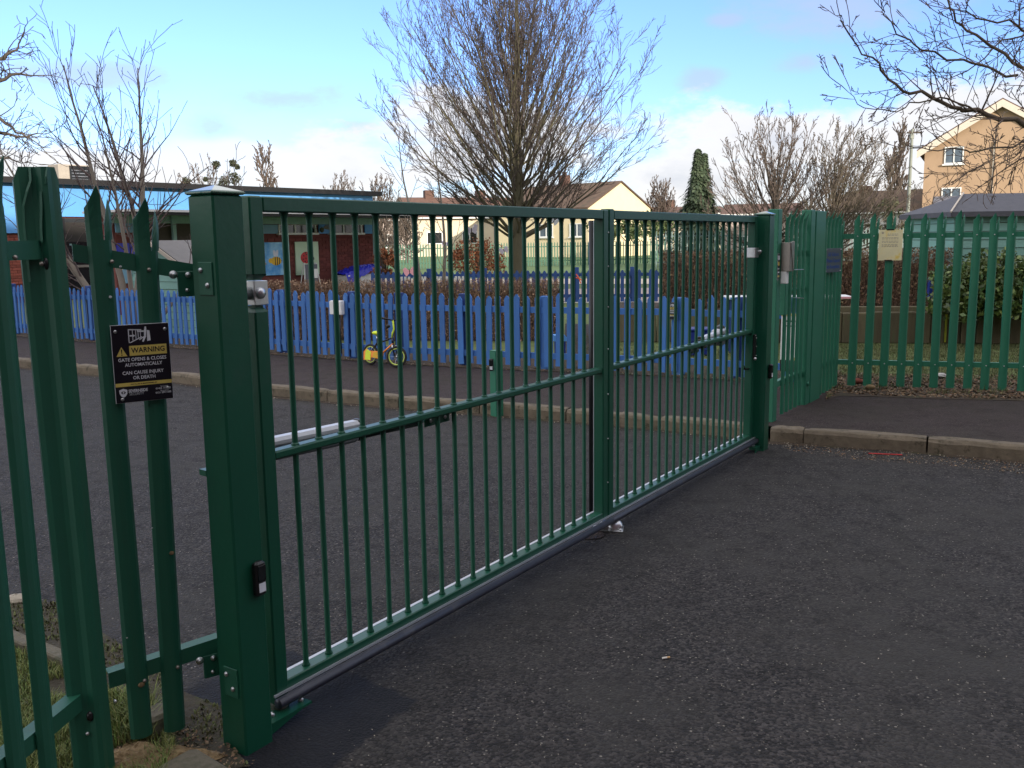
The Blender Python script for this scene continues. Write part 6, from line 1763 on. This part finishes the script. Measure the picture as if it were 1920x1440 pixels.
# bare thorny shrubs in front of the block
TB = dict(seg=[5, 5, 4], n=[12, 7, 0], wob=[.2, .25, .3], up=[.0, .0, .0], tap=[.7, .7, .5], sides=[5, 3, 3], start=[.1, .1, .1], ang=[(70, 40), (60, 45), (50, 40)], len=[(.7, .5), (.5, .4), (.5, .4)], rr=[.6, .6, .7], rmin=.009)
for px, sd, top, lab in ((1745, 101, 330, 'tangled bare bush at the left foot of the tan block'), (1830, 102, 338, 'tangled bare bush under the tan block windows'), (1905, 103, 345, 'tangled bare bush at the right edge above the shed roof')):
    b = P(px, 430, 30 if px > 1760 else 34); b.z = .1; h = P(px, top, b.y).z
    tree('bare_bush', lab, 'bush', tuple(b), 'bare bushes in front of the tan block', TB, h * .85, .05, sd, BARK_B, TWIG_B)
tree('sapling', 'thin straight sapling in front of the tan block wall', 'tree', tuple(V((P(1838, 430, 32).x, 32, .1))), None, dict(TS, n=[16, 3, 0], len=[(.2, .12), (.4, .3), (.5, .4)], rmin=.012), P(1838, 240, 32).z, .05, 104, BARK_D, BARK_D)
# telegraph pole
pp = P(1700, 440, 45); ph_ = P(1703, 242, 45).z
tp_ = thing('telegraph_pole', 'pale wooden pole with a small crossarm left of the tan block', 'pole', (pp.x, pp.y, .1))
part('post', MB().tube([(0, 0, 0), (.02, 0, ph_ - .1)], [.085, .065], 10), LAMPP, tp_)
part('crossarm', MB().bbox((-.22, -.05, ph_ - .3), (.42, .05, ph_ - .22), .01), BARK_D, tp_)
part('insulator', MB().bbox((-.08, -.07, ph_ - .55), (.1, .07, ph_ - .32), .02), LAMPP, tp_)

# unseen block of flats added behind the viewer to shade the gate
sh_d = V((sdir.x, sdir.y, 0)).normalized(); al = V((sh_d.y, -sh_d.x, 0))
bb = sh_d * 11
bs = bb + al * 34
blk = thing('added_shade_block', 'long unseen four-storey brick block added behind the viewer to shade the gate', 'building', (bs.x, bs.y, 0), ang(-al))
part('wall', MB().box((0, -9, 0), (68, 0, 12.5)), BRICK_D, blk)
part('roof', MB().prism([(-.0, 0), (9.8, 0), (4.9, 2.6)], 0, 68.8, Matrix(((0, 1, 0, -.4), (1, 0, 0, -9.4), (0, 0, 1, 12.5), (0, 0, 0, 1)))), TILE_B, blk)
for fl_ in range(4):
    for k in range(14):
        w_ = part('window', MB().box((2 + k * 4.8, .0, 1.2 + fl_ * 3.0), (3.6 + k * 4.8, .03, 2.5 + fl_ * 3.0)), GLASS_B, blk)

# ------------------------------------------------------------------ small things on the ground
# edging stones along the grass on the near left
el = [G(-60, 1180, .02), G(100, 1242, .02), G(285, 1330, .02)]
ek = thing('edging', 'row of low grey edging stones between the grass and the road on the left', 'edging', tuple(el[0]), 0)
q = walk([el[0], el[-1]], .46)
for k, (p, d, s) in enumerate(q[:-1]):
    o = part('edging_stone', MB().bbox((0, 0, -.03), (.45, .06, .045), .006), STONE, ek)
    o.location = p - el[0]; o.rotation_euler = (0, R.uniform(-.02, .02), ang(d))
es_ = thing('kerb_block', 'broken brown kerb block standing on end behind the second pale', 'stone', tuple(G(295, 1375)), -.62)
part('block', MB().bbox((-.05, -.05, -.02), (.05, .055, .085), .012), STONE, es_)
k2 = G(372, 1418, .0)
ks = thing('kerb_block', 'tilted concrete kerb stone at the foot of the near gate post', 'stone', tuple(k2), -.63)
ks.rotation_euler = (.05, .04, -.66)
part('block', MB().bbox((0, -.16, -.03), (.60, -.01, .05), .014), STONE, ks)
# grass and dirt on the near left
gl_ = [G(-400, 1130), G(0, 1203), G(100, 1245), G(285, 1345), G(330, 1440), G(470, 1700), G(-400, 1900)]
sheet('grass_verge', [tuple(p[:2]) for p in gl_], .012, MOSS)
mossp = [G(-300, 1060), G(30, 1120), G(110, 1135), G(210, 1200), G(300, 1255), G(345, 1300), G(420, 1330), G(430, 1400), G(470, 1440), G(330, 1460), G(285, 1350), G(100, 1250), G(0, 1210), G(-300, 1150)]
sheet('moss_strip', [tuple(p[:2]) for p in mossp], .007, MOSS)
def inside(p, poly):
    c = False; n = len(poly)
    for i in range(n):
        a = poly[i]; b = poly[i - 1]
        if (a[1] > p[1]) != (b[1] > p[1]) and p[0] < (b[0] - a[0]) * (p[1] - a[1]) / (b[1] - a[1]) + a[0]: c = not c
    return c
def scatter(poly, n, rn):
    x0 = min(p[0] for p in poly); x1 = max(p[0] for p in poly); y0 = min(p[1] for p in poly); y1 = max(p[1] for p in poly)
    out = []
    tries = 0
    while len(out) < n and tries < n * 30:
        tries += 1
        p = (rn.uniform(x0, x1), rn.uniform(y0, y1))
        if inside(p, poly): out.append(p)
    return out
import mathutils
def blades(name, poly, n, hmin, hmax, w, m, seed, z=.01, thin=0.0, label=None):
    rn = random.Random(seed); mb = MB()
    for (x, y) in scatter(poly, n, rn):
        dns = mathutils.noise.noise(V((x * 3.5, y * 3.5, seed)))
        if dns < thin: continue
        h = rn.uniform(hmin, hmax) * (1 + .8 * dns); a = rn.uniform(0, 6.283); l = rn.uniform(.2, 1.1) * h
        dx, dy = math.cos(a), math.sin(a); ww = w * rn.uniform(.6, 1.3)
        mb.add([(x - dy * ww, y + dx * ww, z), (x + dy * ww, y - dx * ww, z), (x + dx * l * .4 + dy * ww * .7, y + dy * l * .4 - dx * ww * .7, z + h * .65), (x + dx * l * .4 - dy * ww * .7, y + dy * l * .4 + dx * ww * .7, z + h * .65), (x + dx * l, y + dy * l, z + h)],
               [(0, 1, 2, 3), (3, 2, 4)])
    o = part(name, mb, m); tag(o, label, 'grass'); return stuff(o)
vis_g = [tuple(G(x, y)[:2]) for x, y in ((-120, 1180), (0, 1205), (100, 1246), (285, 1345), (330, 1400), (300, 1500), (-60, 1500))]
blades('grass', vis_g, 15000, .018, .055, .0017, GRASS, 5, .012, -.35, 'tufty green grass behind the palisade in the bottom left corner')
blades('grass', [tuple(G(x, y)[:2]) for x, y in ((195, 1310), (290, 1340), (290, 1400), (215, 1410))], 900, .04, .10, .002, GRASS, 6, .012, -1, 'long tuft of grass at the foot of the first pale')
blades('moss', [tuple(p[:2]) for p in mossp], 5200, .005, .014, .004, GRASS_R, 7, .007, .02, 'patches of moss along the road edge on the left')
lawnp = [tuple(p[:2]) for p in (G(1560, 716, .12), G(1930, 722, .12), P(1960, 600, 12.9), P(1560, 600, 13.3))]
blades('grass', lawnp, 26000, .012, .035, .003, GRASS_R, 8, .1, -.6, 'short patchy lawn behind the long palisade fence on the right')
lawn2 = [tuple(p[:2]) for p in (G(1035, 694, .12), G(1560, 722, .12), P(1560, 600, 13.3), P(1100, 600, 15), P(1045, 600, 15))]
blades('grass', lawn2, 16000, .012, .035, .003, GRASS_R, 9, .1, -.3, 'short patchy lawn behind the blue fence')
def litter(name, poly, n, smin, smax, m, seed, z, label, cat='litter', lift=.012):
    rn = random.Random(seed); mb = MB()
    for (x, y) in scatter(poly, n, rn):
        s = rn.uniform(smin, smax); a = V((rn.gauss(0, 1), rn.gauss(0, 1), rn.gauss(0, .35))).normalized() * s * .5
        b = V((0, 0, 1)).cross(a).normalized() * s * rn.uniform(.2, .38) + V((0, 0, rn.uniform(-.2, .2) * s))
        c = V((x, y, z + rn.uniform(.002, lift)))
        mb.add([c - a, c + b, c + a, c - b], [(0, 1, 2, 3)])
    o = part(name, mb, m); tag(o, label, cat); return stuff(o)
vpoly = [tuple(p[:2]) for p in (G(1545, 752, .11), G(1575, 738, .11), G(1640, 742, .11), G(1740, 746, .11), G(1925, 750, .11), G(1925, 706, .11), G(1560, 700, .11))]
litter('leaf_litter', vpoly, 4600, .015, .045, DEAD, 11, .114, 'fallen brown leaves along the foot of the long palisade fence')
litter('gravel', vpoly, 1300, .008, .02, CHIP, 12, .114, 'pale chippings along the foot of the long palisade fence')
blades('grass', vpoly, 2600, .015, .05, .003, GRASS_R, 13, .114, .12, 'grass tufts at the foot of the long palisade fence')
kpoly = [tuple(G(x, y)[:2]) for x, y in ((1450, 832), (1560, 836), (1700, 849), (1925, 868), (1925, 890), (1750, 872), (1600, 862), (1480, 846))]
litter('leaf_litter', kpoly, 500, .008, .024, DEAD, 14, .001, 'dead leaves gathered in the gutter by the right-hand kerb', lift=.006)
litter('gravel', kpoly, 600, .005, .013, CHIP, 15, .001, 'pale grit in the gutter by the right-hand kerb', lift=.004)
kk = [tuple(p[:2]) for p in offset(kp, -.14)] + [tuple(p[:2]) for p in reversed(kp)]
litter('gravel', kk, 650, .006, .018, CHIP, 16, .001, 'grit and bits along the kerb behind the gate', lift=.005)
ff = [tuple(p[:2]) for p in offset(fence_pts, -.17)] + [tuple(p[:2]) for p in reversed(offset(fence_pts, .12))]
litter('leaf_litter', ff, 1900, .01, .03, DEAD, 17, .116, 'dead leaves and dirt under the blue picket fence')
litter('gravel', ff, 900, .008, .018, CHIP, 18, .116, 'pale grit under the blue picket fence')
litter('leaf_litter', [tuple(G(x, y)[:2]) for x, y in ((200, 1390), (330, 1370), (420, 1400), (480, 1440), (380, 1470), (200, 1470))], 520, .006, .018, DEAD, 19, .014, 'dead leaves and straw at the foot of the near fence')
litter('gravel', [tuple(G(x, y)[:2]) for x, y in ((480, 1340), (620, 1300), (900, 1200), (1500, 1000), (1900, 1100), (1900, 1430), (640, 1435))], 420, .003, .007, CHIP, 20, .0, 'scattered pale grit on the road in front of the gate', lift=.003)
rlit = random.Random(3)
# clay and stones at the post foot
cl = MB(); cc_ = G(285, 1432, .0)
nn = 36; mm = 16; vs = []; fs = []
for j in range(mm):
    for i in range(nn):
        a = 2 * math.pi * i / nn; q_ = 1 - j / mm
        r_ = .135 * q_ * (1 + .25 * math.sin(3 * a + 1) + .12 * math.sin(7 * a))
        x, y = r_ * math.cos(a) * 1.3, r_ * math.sin(a) * .8
        z = .03 * (1 - q_ ** 2) + .022 * mathutils.noise.noise(V((x * 22, y * 22, 1))) * (1 - q_ ** 3) + .010 * mathutils.noise.noise(V((x * 70, y * 70, 4)))
        vs.append((x, y, z))
for j in range(mm - 1):
    for i in range(nn): fs.append((j * nn + i, j * nn + (i + 1) % nn, (j + 1) * nn + (i + 1) % nn, (j + 1) * nn + i))
fs.append(tuple((mm - 1) * nn + i for i in range(nn)))
o = part('clay_mound', cl.add(vs, fs), CLAY); o.location = (cc_.x, cc_.y, .010); o['kind'] = 'structure'
def stone(px, py, r_, label, m=CHIP, z=.01, sq=(1.2, .9, .55), name='stone'):
    mb = MB().ball((0, 0, 0), r_, 8, 6, sq)
    mb.v = [tuple(c * rlit.uniform(.85, 1.12) for c in v) for v in mb.v]
    o = part(name, mb, m); o.location = G(px, py, z) + V((0, 0, r_ * .3)); tag(o, label, 'stone'); return o
stone(317, 1390, .013, 'small pale stone in the dirt by the second pale')
stone(1632, 728, .045, 'pale yellow stone at the foot of the third pale on the right', CLAY, .13)
stone(1607, 717, .05, 'broken red brick end between two pales on the right', BRICK, .13, (1.3, .8, .6), 'brick_fragment')
stone(33, 1130, .05, 'pale broken stone at the road edge far left', CHIP, .0)
lt_o = MB(); c_ = G(1763, 707, .13)
rag = part('litter_scrap', MB().ball((0, 0, 0), .05, 10, 6, (1.4, .7, .5)), SOFTW); rag.data.vertices.foreach_set('co', [c * rlit.uniform(.75, 1.25) for v in rag.data.vertices for c in v.co]); rag.location = c_ + V((0, 0, .02))
tag(rag, 'crumpled pinkish white scrap of litter under the long palisade fence', 'litter')
cg_ = G(1247, 1236, 0)
ct_ = thing('cigarette_end', 'white cigarette end lying on the road in front of the gate', 'litter', (cg_.x, cg_.y, .006), .25)
part('paper', MB().tube([(-.012, 0, 0), (.008, 0, 0)], .004, 10), CIG, ct_); part('filter', MB().tube([(.0081, 0, 0), (.02, 0, 0)], .0041, 10), CIGF, ct_)
rs_ = G(1660, 853, 0)
o = part('plastic_strip', MB().bbox((-.12, -.006, 0), (.12, .006, .006), .001), RED); o.location = (rs_.x, rs_.y, .004); o.rotation_euler = (0, 0, -.25); tag(o, 'thin red plastic strip lying in the gutter on the right', 'litter')
